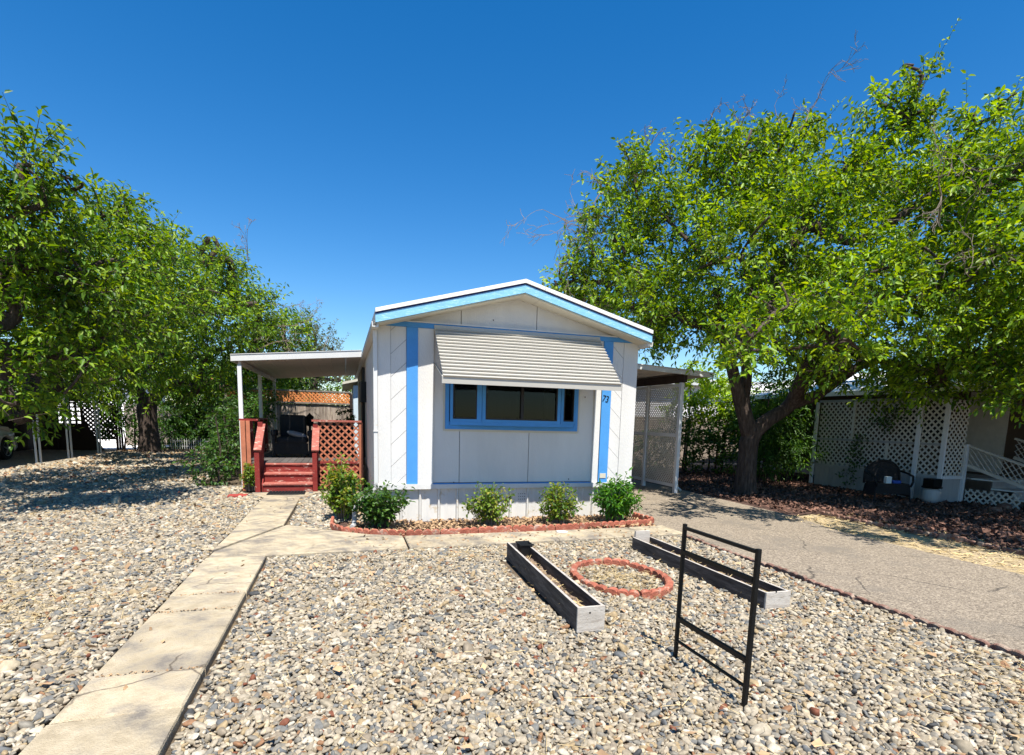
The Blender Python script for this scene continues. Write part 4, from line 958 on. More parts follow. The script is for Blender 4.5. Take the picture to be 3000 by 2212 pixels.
lattice(st_, (13.56, 8.9, .0), (0, -1, 0), (0, 0, 1), 1.1, .32, .14, .036, .006, m_latwhite)
nh = thing('neighbour_home', 'tan and white neighbouring mobile home shaded by the right tree', 'mobile home', (17, 12, 0))
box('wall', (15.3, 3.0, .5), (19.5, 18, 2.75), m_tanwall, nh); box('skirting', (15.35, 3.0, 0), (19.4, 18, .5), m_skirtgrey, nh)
box('door', (15.27, 9.3, .6), (15.299, 10.2, 2.6), m_latwhite, nh); box('window', (15.27, 10.8, 1.4), (15.299, 12, 2.3), m_dark, nh)
MB().prism([(12.75, 2.8, 2.46), (17.4, 2.8, 3.4), (19.9, 2.8, 3.0), (19.9, 2.8, 3.12), (17.4, 2.8, 3.52), (12.75, 2.8, 2.58)], (0, 15.4, 0)).obj('roof', m_roofwhite, nh)
for y_ in (8.3, 5.2): MB().bevbox((13.4, y_, 0), (13.48, y_+.08, 2.74)).obj('post', m_greypost, nh) if y_ < 8 else None
lattice(nh, (15.05, 8.7, 1.5), (0, -1, 0), (0, 0, 1), 1.2, .9, .135, .04, .006, m_greypost)
MB().bevbox((15.0, 7.35, 0), (15.08, 7.43, 2.8)).obj('post', m_greypost, nh)

# wicker loveseat
wc = thing('wicker_loveseat', 'black wicker loveseat with rounded back in front of the lattice wall', 'loveseat', (11.75, 9.4, 0))
ax = Vector((.93, -.37, 0)).normalized(); ay = Vector((ax.y*-1, ax.x, 0)) # ay points away from viewer
C0 = Vector((11.75, 9.35, 0))
def W(a, b, z): return C0+ax*(a*.78)+ay*(b*.85)+Vector((0, 0, z*.93))
MB().prism([W(-.45, -.25, .38), W(.45, -.25, .38), W(.45, .25, .38), W(-.45, .25, .38)], (0, 0, .06)).obj('seat', m_wicker, wc)
bk = []
for i in range(13):
    a = pi*i/12; bk.append((-.47*cos(a), .62+.33*sin(a)))
MB().prism([W(-.47, .26, .42)]+[W(p, .30, q) for p, q in bk]+[W(.47, .26, .42)], ay*.03).obj('backrest', m_wicker, wc)
MB().tube([W(-.50, .27, .40)]+[W(p*1.04, .30, q+.02) for p, q in bk]+[W(.50, .27, .40)], .025, 6).obj('back_frame', m_wicker, wc, smooth=True)
for s in (-1, 1):
    MB().tube([W(s*.50, .28, .72), W(s*.56, .05, .68), W(s*.55, -.2, .63), W(s*.50, -.30, .5), W(s*.46, -.27, .38)], .025, 6).obj('armrest', m_wicker, wc, smooth=True)
    for b in (-.24, .26): MB().tube([W(s*.45, b, .4), W(s*.49, b*1.15, 0)], .02, 6).obj('leg', m_wicker, wc)
    MB().prism([W(s*.46, -.24, .14), W(s*.46, .24, .14), W(s*.46, .24, .38), W(s*.46, -.24, .38)], ax*.012).obj('side_weave', m_wicker, wc)
MB().prism([W(-.45, -.25, .20), W(.45, -.25, .20), W(.45, -.25, .38), W(-.45, -.25, .38)], -ay*.012).obj('apron', m_wicker, wc)
bxs = MB().prism([W(-.16, -.2, .445), W(-.02, -.2, .445), W(-.02, -.08, .445), W(-.16, -.08, .445)], (0, 0, .15)).obj('carton', m_whitebox, origin=W(-.09, -.14, .445)); tag(bxs, 'small pale carton sitting on the wicker loveseat', 'box')
clm = MB().prism([W(.02, -.2, .445), W(.26, -.2, .445), W(.24, -.02, .445), W(.04, -.04, .445)], (0, 0, .07)).obj('folded_cloth', m_bluecloth, origin=W(.13, -.12, .445), bevel=.02); tag(clm, 'folded blue cloth on the wicker loveseat beside the carton', 'cloth')
fb = thing('fire_pit', 'small black topped brazier on a pale grey barrel near the lattice wall corner', 'brazier', (12.62, 9.0, 0))
MB().lathe((12.62, 8.98, 0), [(.15, 0), (.18, .12), (.17, .27), (.12, .33)], 16).obj('barrel', m_skirtgrey, fb, smooth=True)
MB().lathe((12.62, 8.98, .33), [(.19, 0), (.20, .03), (.14, .04)], 16).obj('rim', m_black, fb)
box('firebox', (12.49, 8.86, .37), (12.75, 9.1, .54), m_black, fb)

for i, (rx, ry, rr, lb) in enumerate(((13.35, 7.95, .13, 'large reddish rock at the foot of the entry stairs'), (12.75, 7.75, .10, 'reddish rock in the mulch left of the rock by the stairs'), (11.3, 6.35, .11, 'rounded brown rock at the right edge of the mulch bed'), (11.7, 6.2, .08, 'smallest brown rock at the right edge of the mulch bed'))):
    bm = bmesh.new(); bmesh.ops.create_icosphere(bm, subdivisions=3, radius=rr)
    for v in bm.verts:
        n_ = v.co.normalized(); v.co *= 1+.18*sin(n_.x*4+i)*cos(n_.y*3+2*i)+.08*sin(n_.z*9+n_.x*7); v.co.z *= .65
    me = bpy.data.meshes.new('rock'); bm.to_mesh(me); bm.free(); me.transform(Matrix.Translation((rx, ry, rr*.35))); me.shade_smooth()
    tag(link('rock', me, None, m_edge, origin=(rx, ry, 0)), lb, 'rock')

# ================================================================== FRONT OBJECTS
def planter(label, x0, x1, y0, y1, h, skew=0., farblock=False):
    p = thing('planter_box', label, 'planter box', ((x0+x1)/2, (y0+y1)/2, 0), group='long wooden planter boxes'); t = .022
    def Q(x, y, z): return (x+(y-y0)*skew, y, z)
    def hexa(name, a, b, m):
        (ax_, ay_, az_), (bx_, by_, bz_) = a, b
        MB().add([Q(ax_, ay_, az_), Q(bx_, ay_, az_), Q(bx_, by_, az_), Q(ax_, by_, az_), Q(ax_, ay_, bz_), Q(bx_, ay_, bz_), Q(bx_, by_, bz_), Q(ax_, by_, bz_)],
              [(0,3,2,1),(4,5,6,7),(0,1,5,4),(1,2,6,5),(2,3,7,6),(3,0,4,7)]).obj(name, m, p, bevel=.003)
    hexa('side_board', (x0, y0+t, 0), (x0+t, y1, h-.002), m_planter); hexa('side_board', (x1-t, y0+t, 0), (x1, y1, h-.002), m_planter)
    hexa('end_board', (x0-.004, y0, 0), (x1+.004, y0+t-.001, h+.004), m_planter_end)
    if farblock: hexa('end_board', (x0+t, y1-.04, .0), (x1-.03, y1-.005, h+.085), m_planter_end)
    else: hexa('end_board', (x0+t+.001, y1-t, 0), (x1-t-.001, y1, h-.01), m_planter)
    # pale strips along the top edges of the dark side boards
    hexa('edge_strip', (x0-.001, y0+t+.001, h-.0015), (x0+t+.001, y1, h+.0005), m_planter_top); hexa('edge_strip', (x1-t-.001, y0+t+.001, h-.0015), (x1+.001, y1, h+.0005), m_planter_top)
    g = MB(); nx, ny = 5, 40; V = []
    for j in range(ny+1):
        for i in range(nx+1):
            V.append(Q(x0+t+(x1-x0-2*t)*i/nx, y0+t+(y1-y0-2*t)*j/ny, h*.42+random.uniform(-.018, .018)))
    g.add(V, [(j*(nx+1)+i, j*(nx+1)+i+1, (j+1)*(nx+1)+i+1, (j+1)*(nx+1)+i) for j in range(ny) for i in range(nx)]).obj('soil', m_soil, p)
    for (bx_, bz_) in ((x0+.1, .155),): MB().prism([Q(bx_+.008*cos(a), y0-.001, bz_+.008*sin(a)) for a in np.linspace(0, 2*pi, 9)[:-1]], (0, .004, 0)).obj('knot', m_black, p)
    x = rng.uniform(x0+.04, x1-.04, 160); y = rng.uniform(y0+.05, y1-.1, 160); x = x+(y-y0)*skew
    flakes('dry_stalks', None, x, y, np.full(160, h*.42+.02), .10, m_strawblade, .05, p, .3)
    return p
planter('long dark sided wooden planter box left of the terracotta ring, black pot at its far end', 1.70, 1.925, 3.72, 6.0, .20, .045)
planter('long dark sided wooden planter box right of the terracotta ring, raised block at its far end', 3.57, 3.83, 3.84, 6.20, .15, -.008, True)
pt = thing('plastic_pot', 'black plastic nursery pot wedged in the far end of the left planter box', 'pot', (1.93, 5.80, .08))
pb = MB(); n = 4
V = [(1.90, 5.73, .09), (2.0, 5.73, .09), (2.0, 5.83, .09), (1.90, 5.83, .09), (1.868, 5.70, .235), (2.02, 5.70, .235), (2.02, 5.86, .235), (1.868, 5.86, .235), (1.88, 5.712, .235), (2.01, 5.712, .235), (2.01, 5.848, .235), (1.88, 5.848, .235), (1.905, 5.735, .10), (1.995, 5.735, .10), (1.995, 5.825, .10), (1.905, 5.825, .10)]
pb.add(V, [(3,2,1,0),(0,1,5,4),(1,2,6,5),(2,3,7,6),(3,0,4,7),(4,5,9,8),(5,6,10,9),(6,7,11,10),(7,4,8,11),(8,9,13,12),(9,10,14,13),(10,11,15,14),(11,8,12,15),(12,13,14,15)]).obj('pot_body', m_plastic, pt)
MB().add(*(lambda b: (b.v, b.f))(MB().box((1.862, 5.694, .222), (2.026, 5.699, .24)))).box((1.862, 5.861, .222), (2.026, 5.866, .24)).obj('pot_rim', m_plastic, pt)

fr = thing('metal_frame', 'black steel ladder shaped stand upright in the pebbles near the right planter', 'metal stand', (2.215, 2.83, 0))
fx = 2.21
def hollow(p, q, w, h, up=(0, 0, 1), name='rail'): return MB().bar(p, q, w, h, up).obj(name, m_black, fr, bevel=.003)
hollow((fx+.003, 3.178, -.05), (fx+.003, 3.172, .945), .024, .024, (0, 1, 0), 'post'); hollow((fx-.003, 2.470, -.05), (fx+.006, 2.475, .935), .026, .026, (0, 1, 0), 'post')
for z, hh in ((.918, .022), (.752, .030), (.275, .034), (.117, .014)): hollow((fx, 3.160, z), (fx, 2.488, z), .022, hh)

# ================================================================== SHRUBS by the house
def shrub(label, name, c, *a, **k):
    t = thing(name, label, 'shrub', c); bush(t, c, *a, **k); return t
shrub('yellow green leafy shrub in front of the red lattice, leftmost in the bed', 'shrub', (-.02, 8.85, 0), .36, .40, .84, 75, 46, .06, LEAF_ROSE)
shrub('dark green shrub at the left corner of the home below the downspout', 'shrub', (.50, 8.05, 0), .48, .32, .68, 60, 36, .064, LEAF_DK, mst=m_bark)
shrub('thin bush with straw coloured stems under the left side of the window', 'rose_bush', (2.14, 8.0, 0), .46, .28, .62, 52, 32, .056, LEAF_ROSE)
shrub('upright rose bush below the right side of the window', 'rose_bush', (3.26, 8.0, 0), .38, .26, .66, 46, 32, .058, LEAF_ROSE)
shrub('bright green bush with long leaflets at the right corner of the home', 'shrub', (4.22, 7.98, 0), .44, .28, .76, 56, 48, .085, LEAF_FRESH, aspect=.55, droop=.8)
shrub('small leafy shrub between the patio cover post and the red steps', 'shrub', (-1.88, 12.45, 0), .16, .2, .72, 26, 34, .05, LEAF_ROSE)
vn = thing('climbing_vine', 'dense green vine bush climbing beside the patio cover post', 'vine', (-2.7, 14.2, 0))
bl = [(-2.75, 13.6, .3, .38), (-2.95, 13.9, .45, .4), (-2.6, 13.9, .7, .35), (-2.65, 14.6, 1.2, .45), (-2.7, 15.4, 1.5, .55), (-2.7, 16.4, 1.4, .6), (-2.7, 17.4, 1.5, .7), (-2.7, 18.4, 1.7, .7), (-2.8, 15.0, .6, .5), (-2.8, 16.2, .6, .6), (-2.8, 17.6, .6, .7), (-2.4, 18.6, 2.1, .55), (-3.2, 19, 1.2, .8)]
P, Dd, B_, dr_, L_ = shoots(bl, 300, .22, 7, .1, .5); leaves_at(P, Dd, .085, 'foliage', LEAF_DK, vn); twigs(B_, dr_, L_, .005, 'stems', m_bark, vn, .5)
xa = MB()
for y_ in (13.7, 14.6, 15.6, 16.8, 18): xa.tube([(-2.7, y_, 0), (-2.65, y_+.1, .8), (-2.7, y_, 1.5)], [.03, .02, .012], 6)
xa.obj('vine_stem', m_bark, vn)

# ================================================================== TREES
R1 = [(6.16,11.50,6.78,1.00),(5.68,11.50,5.59,1.00),(5.01,12.00,4.73,0.55),(5.62,11.50,4.63,0.85),(5.97,10.70,4.31,0.90),(7.11,10.70,3.84,0.80),(7.43,12.50,3.71,0.60),(6.94,11.00,5.78,1.20),(8.23,11.00,6.98,1.20),(7.54,11.00,7.43,0.65),(9.39,11.00,7.62,1.00),(10.60,11.50,8.52,0.55),(7.84,10.00,5.05,1.30),(8.92,9.50,5.56,1.30),(8.25,9.30,3.88,1.00),(7.31,9.00,3.17,0.50),(9.84,9.50,6.55,1.00),(10.92,9.50,7.50,0.80),(10.51,9.50,8.16,0.40),(11.21,9.20,8.65,0.35),(11.09,9.20,7.91,0.50),(9.57,8.50,4.52,1.20),(9.98,9.20,3.18,0.90),(11.05,8.50,6.18,1.10),(11.69,8.50,7.35,0.45),(11.75,8.00,7.45,0.40),(10.82,7.50,5.79,0.80),(10.05,7.50,3.95,1.10),(10.62,7.00,4.57,0.90),(10.93,7.00,3.08,0.75),(11.07,8.00,2.86,0.70),(11.04,7.00,6.22,0.60),(11.16,6.50,3.85,0.90),(10.78,6.30,2.48,0.55),(10.06,13.00,4.42,1.10),(11.78,12.50,5.18,1.40),(14.31,12.00,5.79,1.50),(15.66,11.00,4.53,1.20),(8.31,13.00,5.09,1.20),(11.04,11.50,3.26,0.80),(12.89,10.50,2.94,0.80),(10.77,12.50,7.47,1.20),(13.23,12.00,7.62,1.10)]
R1 += [(4.65,12,4.45,.35),(5.3,11.8,4.15,.6),(6.3,10.9,3.75,.55),(11.2,6.6,2.6,.6),(12.0,7.4,2.8,.7),(12.9,8.0,2.9,.7),(11.6,8.6,2.8,.65),(12.2,9.3,2.85,.7),(10.6,9.8,2.85,.5),(13.8,8.4,3.0,.7),(9.8,9.9,3.0,.5),(12.4,6.6,3.5,.8),(8.3,4.2,4.8,.8),(9.3,3.6,4.3,.9),(9.6,5.0,4.9,.8),(11,4.4,4.4,1.0),(6.01, 7.4, 2.89, .42), (6.74, 7.6, 3.47, .6), (7.6, 7.0, 2.95, .5), (7.3, 6.6, 3.5, .5), (13.2, 8.2, 5.5, 1.5), (13.6, 7.2, 3.9, 1.3), (14.5, 9.5, 4.2, 1.4), (12.5, 6.2, 5.4, 1.2), (12.3, 5.0, 4.2, 1.2), (13.5, 9.8, 7.3, 1.2)]
tr = thing('mulberry_tree', 'large spreading green mulberry tree right of the home, trunk forking low', 'tree', (9.17, 10.85, 0))
grow('trunk', tr, (9.17, 10.85, 0), [b for b in R1 if b[1] > 6.9 and b[0] < 13], .225, m_bark, 1.5, forks=[(9.2, 10.85, 1.35), [(8.93, 10.9, 2.0, .17), (8.62, 10.9, 2.75, .14), (8.2, 10.9, 3.6, .11), (7.9, 10.8, 4.6, .08)], [(9.55, 10.75, 1.75, .16), (10.1, 10.65, 2.15, .14), (10.8, 10.4, 2.5, .12), (11.7, 10.0, 3.2, .10)], [(9.05, 11.0, 2.1, .14), (9.1, 11.05, 2.8, .12), (9.0, 11.05, 3.7, .10), (9.4, 10.8, 5.0, .08)]])
P, Dd, B_, dr_, L_ = shoots([(a_, b_, c_-.12, d_*.88) for a_, b_, c_, d_ in R1], 190, .5, 14, .6, .35); leaves_at(P, Dd, .116, 'crown', LEAF_R, tr, droop=.9, aspect=.8); twigs(B_, dr_, L_, .006, 'twigs', m_bark, tr)
dm = MB()
for b, d, L in (((5.6, 11.5, 6.0), (-1, 0, .05), 1.6), ((5.5, 11.6, 5.7), (-1, -.1, -.05), 1.5), ((5.7, 11.6, 6.6), (-1, 0, -.3), 1.2), ((5.6, 11.7, 4.9), (-1, 0, .35), 1.1), ((10.4, 11.5, 8.5), (.5, 0, 1), 1.3), ((10.0, 11.4, 8.2), (-.6, 0, .8), .9), ((8.3, 11, 7.8), (-.1, 0, 1), .6),
                ((6.4, 11.5, 7.3), (-.2, 0, 1), .6), ((7.5, 11, 7.7), (.2, 0, 1), .6), ((6.9, 11.2, 7.1), (-.4, 0, 1), .5), ((6.0, 11.5, 4.9), (-1, 0, -.15), 1.4), ((8.6, 8.6, 4.3), (-1, -.3, -.2), 1.1), ((10, 7.6, 5.2), (-1, -.4, .1), 1.4), ((11, 7.8, 5.0), (-1, -.4, -.1), 1.6)):
    dead(b, d, L, .022, dm)
dm.obj('dead_twigs', m_twig, tr, kind='stuff')

N1 = [(-4.07,9.50,5.16,0.65),(-3.83,9.50,4.71,0.50),(-4.23,9.50,4.46,0.80),(-4.32,10.00,3.95,0.75),(-3.72,10.00,5.08,0.30),(-4.23,11.00,4.65,0.55),(-4.51,10.00,3.24,0.95),(-4.66,10.00,2.40,0.70),(-4.71,10.50,1.82,0.40),(-4.72,12.00,3.93,0.90),(-4.40,9.50,1.99,0.30),(-4.91,13.50,4.61,1.00),(-4.31,14.50,5.31,1.10),(-4.87,14.50,5.85,0.80),(-4.35,14.50,6.19,0.50),(-4.49,13.50,3.86,1.30),(-4.99,12.00,2.98,1.00),(-5.01,13.50,3.01,1.10),(-5.12,12.50,2.30,0.70),(-3.79,15.00,4.51,1.25),(-3.82,15.50,5.55,0.80),(-4.04,15.00,3.27,1.10)]
N1 += [(-3.64, 10, 3.83, .75), (-3.49, 10.5, 3.4, .9), (-3.71, 10, 2.7, .7), (-3.27, 11, 4.42, .8), (-5.6, 8.0, 4.2, 1.1), (-5.9, 10.5, 4.9, 1.2), (-6.4, 12.5, 4.6, 1.5), (-7.5, 11, 4.5, 1.5), (-6.5, 14.5, 4.4, 1.3), (-5.2, 7.3, 3.8, .8)]
tn = thing('mulberry_tree', 'near left mulberry whose leafy boughs hang in from the left edge', 'tree', (-8.4, 12.0, 0))
grow('trunk', tn, (-8.4, 12.0, 0), [(a_, b_, c_-.35, d_) for a_, b_, c_, d_ in N1], .15, m_bark, 1.8, minr=.009)
P, Dd, B_, dr_, L_ = shoots([(a_, b_, c_-.35, d_*.85) for a_, b_, c_, d_ in N1], 180, .45, 13, .5, .3); leaves_at(P, Dd, .108, 'crown', LEAF_L, tn, droop=.9, aspect=.75); twigs(B_, dr_, L_, .006, 'twigs', m_bark, tn)
M1 = [(-3.73,18.00,5.66,1.00),(-3.15,19.00,5.70,0.80),(-3.32,18.00,4.46,1.20),(-2.56,20.00,4.86,1.00),(-3.94,19.00,3.25,1.10),(-2.80,21.00,3.96,1.10),(-2.00,22.00,4.78,0.90),(-1.76,22.50,3.71,0.90),(-5.44,18.00,2.82,1.00),(-4.80,21.00,2.50,0.80),(-6.56,18.00,2.21,0.70),(-3.26,22.00,3.10,1.00),(-2.48,23.00,2.71,0.80),(-4.97,20.00,4.67,1.50),(-6.49,20.00,3.75,1.50),(-4.05,23.00,2.47,0.80),(-6.5,23,4.6,1.6),(-7.8,21,3.6,1.3)]
tmid = thing('mulberry_tree', 'wide mulberry with a thick dark trunk behind the gravel yard on the left', 'tree', (-7.05, 24.0, 0))
grow('trunk', tmid, (-7.05, 24.0, 0), M1, .33, m_bark, 2.3, forks=[(-7.0, 24.0, 1.8), [(-6.55, 23.8, 2.2, .18), (-5.8, 23.3, 2.7, .14)], [(-7.35, 23.6, 2.6, .18), (-7.6, 22.8, 3.4, .13)]])
P, Dd, B_, dr_, L_ = shoots([(a_, b_, c_-.2, d_*.95) for a_, b_, c_, d_ in M1], 165, .5, 12, .5, .35); leaves_at(P, Dd, .13, 'crown', LEAF_L, tmid, droop=.9, aspect=.75); twigs(B_, dr_, L_, .007, 'twigs', m_bark, tmid, .5)
dm = MB()
for b, d, L in (((-2.3, 20, 4.4), (1, 0, .1), 1.3), ((-2.0, 21, 3.9), (1, 0, -.4), 1.5), ((-2.6, 19, 3.5), (1, -.2, .1), 1.4), ((-2.6, 18.6, 6.0), (.1, 0, 1), .9), ((-2.4, 21.5, 5.4), (.8, 0, .3), .9)): dead(b, d, L, .02, dm)
dm.obj('dead_twigs', m_twig, tmid, kind='stuff')
G1 = [(-1.60,27.00,5.65,0.80),(-1.13,27.00,4.99,0.90),(-0.86,27.00,4.00,0.90),(-0.37,28.00,4.54,0.60),(-1.6,27,4.4,.9),(-.1,28,3.2,.8),(-1.2,27,3.0,1.0)]
tg = thing('grey_green_tree', 'thin grey green tree beyond the fence, just left of the patio cover roof', 'tree', (-1.2, 27.3, 0))
grow('trunk', tg, (-1.2, 27.3, 0), G1, .13, m_bark, 2.0, minr=.015)
P, Dd, B_, dr_, L_ = shoots(G1, 110, .4, 9, .5, .3); leaves_at(P, Dd, .09, 'crown', LEAF_G, tg); twigs(B_, dr_, L_, .008, 'twigs', m_twig, tg)
# trees and hedges behind
def hedge(name, label, cat, base, blobs, m, dens, L, n, ls, asp=1., st=m_bark):
    t = thing(name, label, cat, base); P, Dd, B_, dr_, L_ = shoots(blobs, dens, L, n, .3, .45); leaves_at(P, Dd, ls, 'foliage', m, t, aspect=asp)
    mb = MB()
    for b in blobs[::2]: mb.tube([(b[0], b[1], 0), (b[0]+.05, b[1], b[2]*.5), (b[0], b[1], b[2])], [.04, .03, .015], 5)
    mb.obj('stems', st, t, kind='stuff'); return t
hedge('lime_shrub', 'sunlit yellow green shrub behind the carport, right of its front post', 'shrub', (11, 16, 0), [(10.9, 16, 2.0, .7), (11.5, 16, 2.7, .75), (12.2, 16, 2.3, .8), (12.9, 16.2, 2.8, .6), (11.2, 16.3, 3.1, .5), (13.2, 16.3, 1.9, .7)], LEAF_LIME, 190, .3, 8, .13)
hedge('dark_hedge', 'dark leafy hedge under the lime shrub beyond the carport', 'hedge', (10.5, 15, 0), [(9.6, 16, .7, .8), (10.6, 15.8, .8, .8), (11.6, 15.6, .7, .8), (12.6, 15.4, .8, .9), (13.6, 15.2, .9, .9), (11.2, 15.9, 1.5, .7), (12.3, 15.8, 1.5, .8), (13.3, 15.6, 1.7, .9), (14.5, 15, 1.2, 1.1), (14.6, 15.2, 2.4, .9)], LEAF_DK, 170, .3, 8, .12)
hedge('oleander_shrub', 'dark oleander shrub with narrow leaves between tree trunk and lattice wall', 'shrub', (11.6, 12.9, 0), [(11.0, 12.8, .6, .6), (11.6, 12.8, .8, .7), (12.3, 12.9, .9, .7), (11.3, 13.0, 1.6, .7), (12.1, 13.1, 1.8, .7), (12.7, 13.2, 1.3, .6), (11.7, 13.2, 2.4, .6)], LEAF_DK, 200, .35, 9, .15, .4)
lv = thing('lattice_vine', 'thin vine growing up the off white lattice wall', 'vine', (12.75, 10.9, 0))
P, Dd, B_, dr_, L_ = shoots([(12.72, 11.1, .8, .22), (12.72, 11.0, 1.2, .22), (12.74, 10.4, 1.7, .25), (12.74, 10.2, 2.0, .28), (12.74, 11.2, .35, .2)], 500, .15, 5, .2, .1); leaves_at(P, Dd, .07, 'foliage', LEAF_DK, lv); twigs(B_, dr_, L_, .004, 'stems', m_bark, lv)
hd = hedge('flowering_hedge', 'tall dark hedge dotted with pink blossoms behind the left trunk', 'hedge', (-5.5, 27.5, 0), [(-8.3, 25.4, .8, .7), (-8.2, 25.5, 1.7, .7), (-8.0, 25.6, 2.6, .7)]+[(-7+i*.85, 27.5+random.uniform(-.4, .4), z, .9) for i in range(7) for z in (.5, 1.4, 2.3, 3.2)], LEAF_DK, 150, .35, 8, .17, .7)
fl = rng.normal(0, .28, (60, 3))+np.array([-5.3, 26.5, 2.7]); leaves_at(fl, rnd_dir(60), .07, 'blossoms', m_pink, hd)
hedge('far_tree_line', 'green trees filling the gap behind the fence and patio cover', 'trees', (-1, 30, 0), [(-2.5+i*1.1, 30, z, 1.1) for i in range(4) for z in (1.2, 2.6)], LEAF_L, 70, .5, 8, .15)
rf_ = thing('backing_fence', 'unseen weathered board fence added to darken the gaps in the flowering hedge', 'fence', (-6.2, 29, 0))  # added backdrop that keeps bright background from showing through the hedge
for i in range(40): box('board', (-9.4+i*.15, 29, 0), (-9.258+i*.15, 29.02, 1.85), m_fence, rf_)
rf2 = thing('backing_fence', 'weathered board fence added to darken the gaps in the hedge beyond the carport', 'fence', (14, 19.5, 0))  # added backdrop so the space behind this hedge reads dark
for i in range(75): box('board', (8.2+i*.15, 19.5, 0), (8.342+i*.15, 19.52, 1.85), m_fence, rf2)
wf = thing('wire_fence', 'low white wire picket border at the foot of the flowering hedge', 'fence', (-5.3, 26.2, 0))
for i in range(46):
    x0 = -6.9+i*.085; MB().box((x0, 26.2, 0), (x0+.018, 26.215, .42+.05*(i % 2))).obj('picket', m_white_metal, wf)
for z in (.12, .34): box('wire', (-6.92, 26.216, z), (-2.98, 26.225, z+.014), m_white_metal, wf)

# ================================================================== LEFT NEIGHBOUR: carport, lattice, car, bright wall
lc = thing('left_carport', 'shaded neighbouring carport with paired white posts at the far left', 'carport', (-8.4, 22, 0))
for y_ in (19.05, 21.0, 23.25):
    for d in (0, .24): MB().bevbox((-8.45, y_+d, -.02), (-8.41, y_+d+.04, 2.1)).obj('post', m_greypost, lc)
for y_ in (25.35, 25.6): MB().box((-8.46, y_, 0), (-8.40, y_+.05, 2.1)).obj('post', m_darkwood, lc)
box('fascia', (-8.5, 14.5, 2.1), (-8.46, 23.6, 2.42), m_palewall, lc); box('roof', (-12.6, 14.5, 2.42), (-8.36, 26, 2.5), m_white_metal, lc)
box('slab', (-12.5, 14.2, -.03), (-8.3, 26, .004), m_asphalt, lc)
dl = thing('dark_lattice_screen', 'dark brown slatted and latticed screen inside the left carport', 'lattice screen', (-10.6, 24, 0))
for i in range(19):
    box('board', (-11.3, 17.5+i*.42, 0), (-11.27, 17.905+i*.42, 1.28), m_darkwood, dl)
box('top_rail', (-11.32, 17.4, 1.285), (-11.25, 25.4, 1.35), m_darkwood, dl); box('top_rail', (-11.32, 17.4, 1.95), (-11.25, 25.4, 2.03), m_darkwood, dl)
for i in range(28):
    if i % 9 == 4: continue
    box('picket', (-11.30, 17.5+i*.28, 1.351), (-11.28, 17.755+i*.28, 1.949), m_darkwood, dl)
for i in range(4): box('board', (-11.2+i*.40, 25.2, 0), (-10.81+i*.40, 25.23, 1.02), m_darkwood, dl)
for i in range(4): box('board', (-11.2+i*.40, 25.2, 1.85), (-10.81+i*.40, 25.23, 2.4), m_darkwood, dl)
for i in range(2): box('board', (-11.2+i*.40, 25.2, 1.021), (-10.81+i*.40, 25.23, 1.849), m_darkwood, dl)
for i in range(4): box('window_bar', (-10.40+i*.2, 25.2, 1.021), (-10.33+i*.2, 25.23, 1.849), m_darkwood, dl)
for i in range(5): box('window_bar', (-10.40, 25.235, 1.10+i*.17), (-9.62, 25.25, 1.155+i*.17), m_darkwood, dl)
for X in (-9.61, -8.50): box('frame_post', (X, 25.18, 0), (X+.07, 25.24, 2.4), m_darkwood, dl)
lattice(dl, (-9.54, 25.2, .5), (1, 0, 0), (0, 0, 1), 1.04, 1.75, .16, .062, .01, m_darkwood)
box('lattice_frame', (-9.54, 25.16, .42), (-8.45, 25.2, .5), m_darkwood, dl); box('lattice_frame', (-9.54, 25.16, .72), (-8.45, 25.2, .77), m_darkwood, dl)
MB().prism([(-9.54, 25.17, 1.3), (-9.54, 25.17, 0), (-8.9, 25.17, 0), (-9.3, 25.17, .75)], (0, .02, 0)).obj('brace', m_darkwood, dl)
fw = thing('far_white_house', 'brilliant white sunlit house wall glimpsed beyond the left carport', 'house', (-14, 34, 0))
box('wall', (-20, 31, 0), (-9.6, 36, 2.9), m_farwhite, fw); box('roof', (-20.3, 30.6, 2.91), (-9.4, 36.4, 3.1), m_white_metal, fw)
sheet('far_paving', [(-20, 26.2), (-7.5, 26.2), (-7.5, 31), (-20, 31)], -.02, m_farwhite, 'sunlit pale paving behind the left carport')
fw2 = thing('far_white_house', 'white house glimpsed through the branches beyond the right carport', 'house', (14, 24, 0))
box('wall', (9.6, 23, 0), (20, 28, 3.4), m_farwhite, fw2); box('roof', (9.3, 22.6, 3.41), (20.3, 28.4, 3.7), m_white_metal, fw2)
gp = MB().bevbox((-8.62, 17.45, 0), (-8.56, 17.52, 1.0)).obj('green_post', m_palegreen, origin=(-8.6, 17.5, 0)); tag(gp, 'short pale green post at the extreme left edge beside the parked car', 'post')

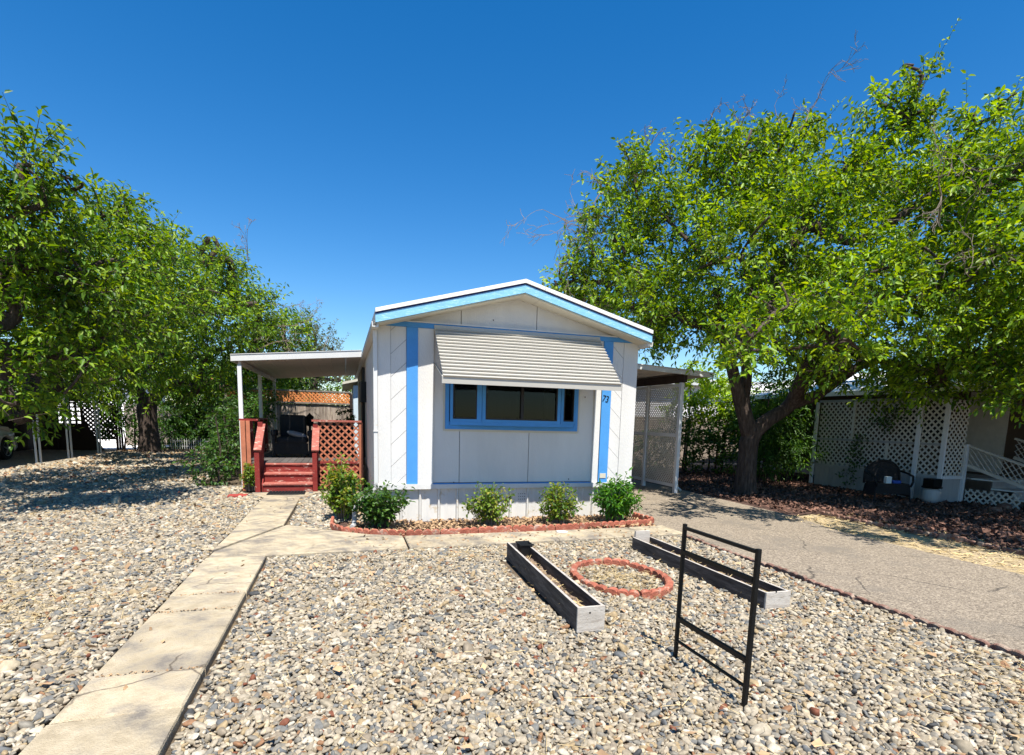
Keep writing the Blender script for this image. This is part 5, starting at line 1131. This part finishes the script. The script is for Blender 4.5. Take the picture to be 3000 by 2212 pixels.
# car (nose away from the viewer, right flank seen)
car = thing('parked_car', 'pale silver hatchback parked in the left carport, only its front wing showing', 'car', (-10.55, 19.2, 0))
prof = [(17.0, .35), (17.0, .85), (17.15, 1.05), (17.5, 1.42), (18.1, 1.50), (19.0, 1.48), (19.9, 1.06), (20.6, .98), (21.05, .82), (21.2, .6), (21.2, .3), (20.78, .24)]
arch = [(20.4+.37*cos(a), .33+.37*sin(a)) for a in np.linspace(0, pi, 10)]
arch2 = [(17.9+.37*cos(a), .33+.37*sin(a)) for a in np.linspace(0, pi, 10)]
side = prof+arch+[(20.0, .22), (18.3, .22)]+arch2+[(17.5, .24)]
def wdt(z): return .87 if z < .95 else .87-(z-.95)*.42
n = len(side); V = []
for sx in (1, -1):
    for y_, z_ in side: V.append((-10.57+sx*(wdt(z_)-(.12 if y_ > 21 or y_ < 17.05 else 0)), y_, z_))
bm = bmesh.new(); vs = [bm.verts.new(v) for v in V]
bm.faces.new(vs[:n]); bm.faces.new(vs[n:][::-1])
for i in range(n): bm.faces.new((vs[i], vs[i+n], vs[(i+1) % n+n], vs[(i+1) % n]))
bmesh.ops.recalc_face_normals(bm, faces=bm.faces); cme = bpy.data.meshes.new('body'); bm.to_mesh(cme); bm.free()
co = link('body', cme, car, m_carpaint); bv = co.modifiers.new('bevel', 'BEVEL'); bv.width = .05; bv.segments = 3; bv.limit_method = 'ANGLE'; bv.angle_limit = radians(40)
for wy in (20.4, 17.9):
    for sx in (1, -1):
        X = -10.57+sx*.76
        wt = MB().lathe((X, wy, .33), [(.20, -.09), (.31, -.10), (.33, -.06), (.33, .06), (.31, .10), (.20, .09)], 28, 'x').obj('wheel', m_tyre, car, smooth=False)
        rm = MB().lathe((X+sx*.085, wy, .33), [(.21, -.01), (.215, .012), (.19, .0)], 24, 'x')
        for k in range(5):
            a = 2*pi*k/5+.3; rm.bar((X+sx*.09, wy, .33), (X+sx*.09, wy+.2*cos(a), .33+.2*sin(a)), .02, .055, (1, 0, 0))
        rm.obj('rim', m_rim, wt)
MB().prism([(-9.68, 18.15, 1.0), (-9.68, 19.75, 1.0), (-9.80, 19.0, 1.38), (-9.82, 18.2, 1.40)], (.012, 0, 0)).obj('side_window', m_blackframe, car)
MB().box((-9.82, 20.85, .62), (-9.70, 21.1, .74)).obj('headlight', m_glass, car)
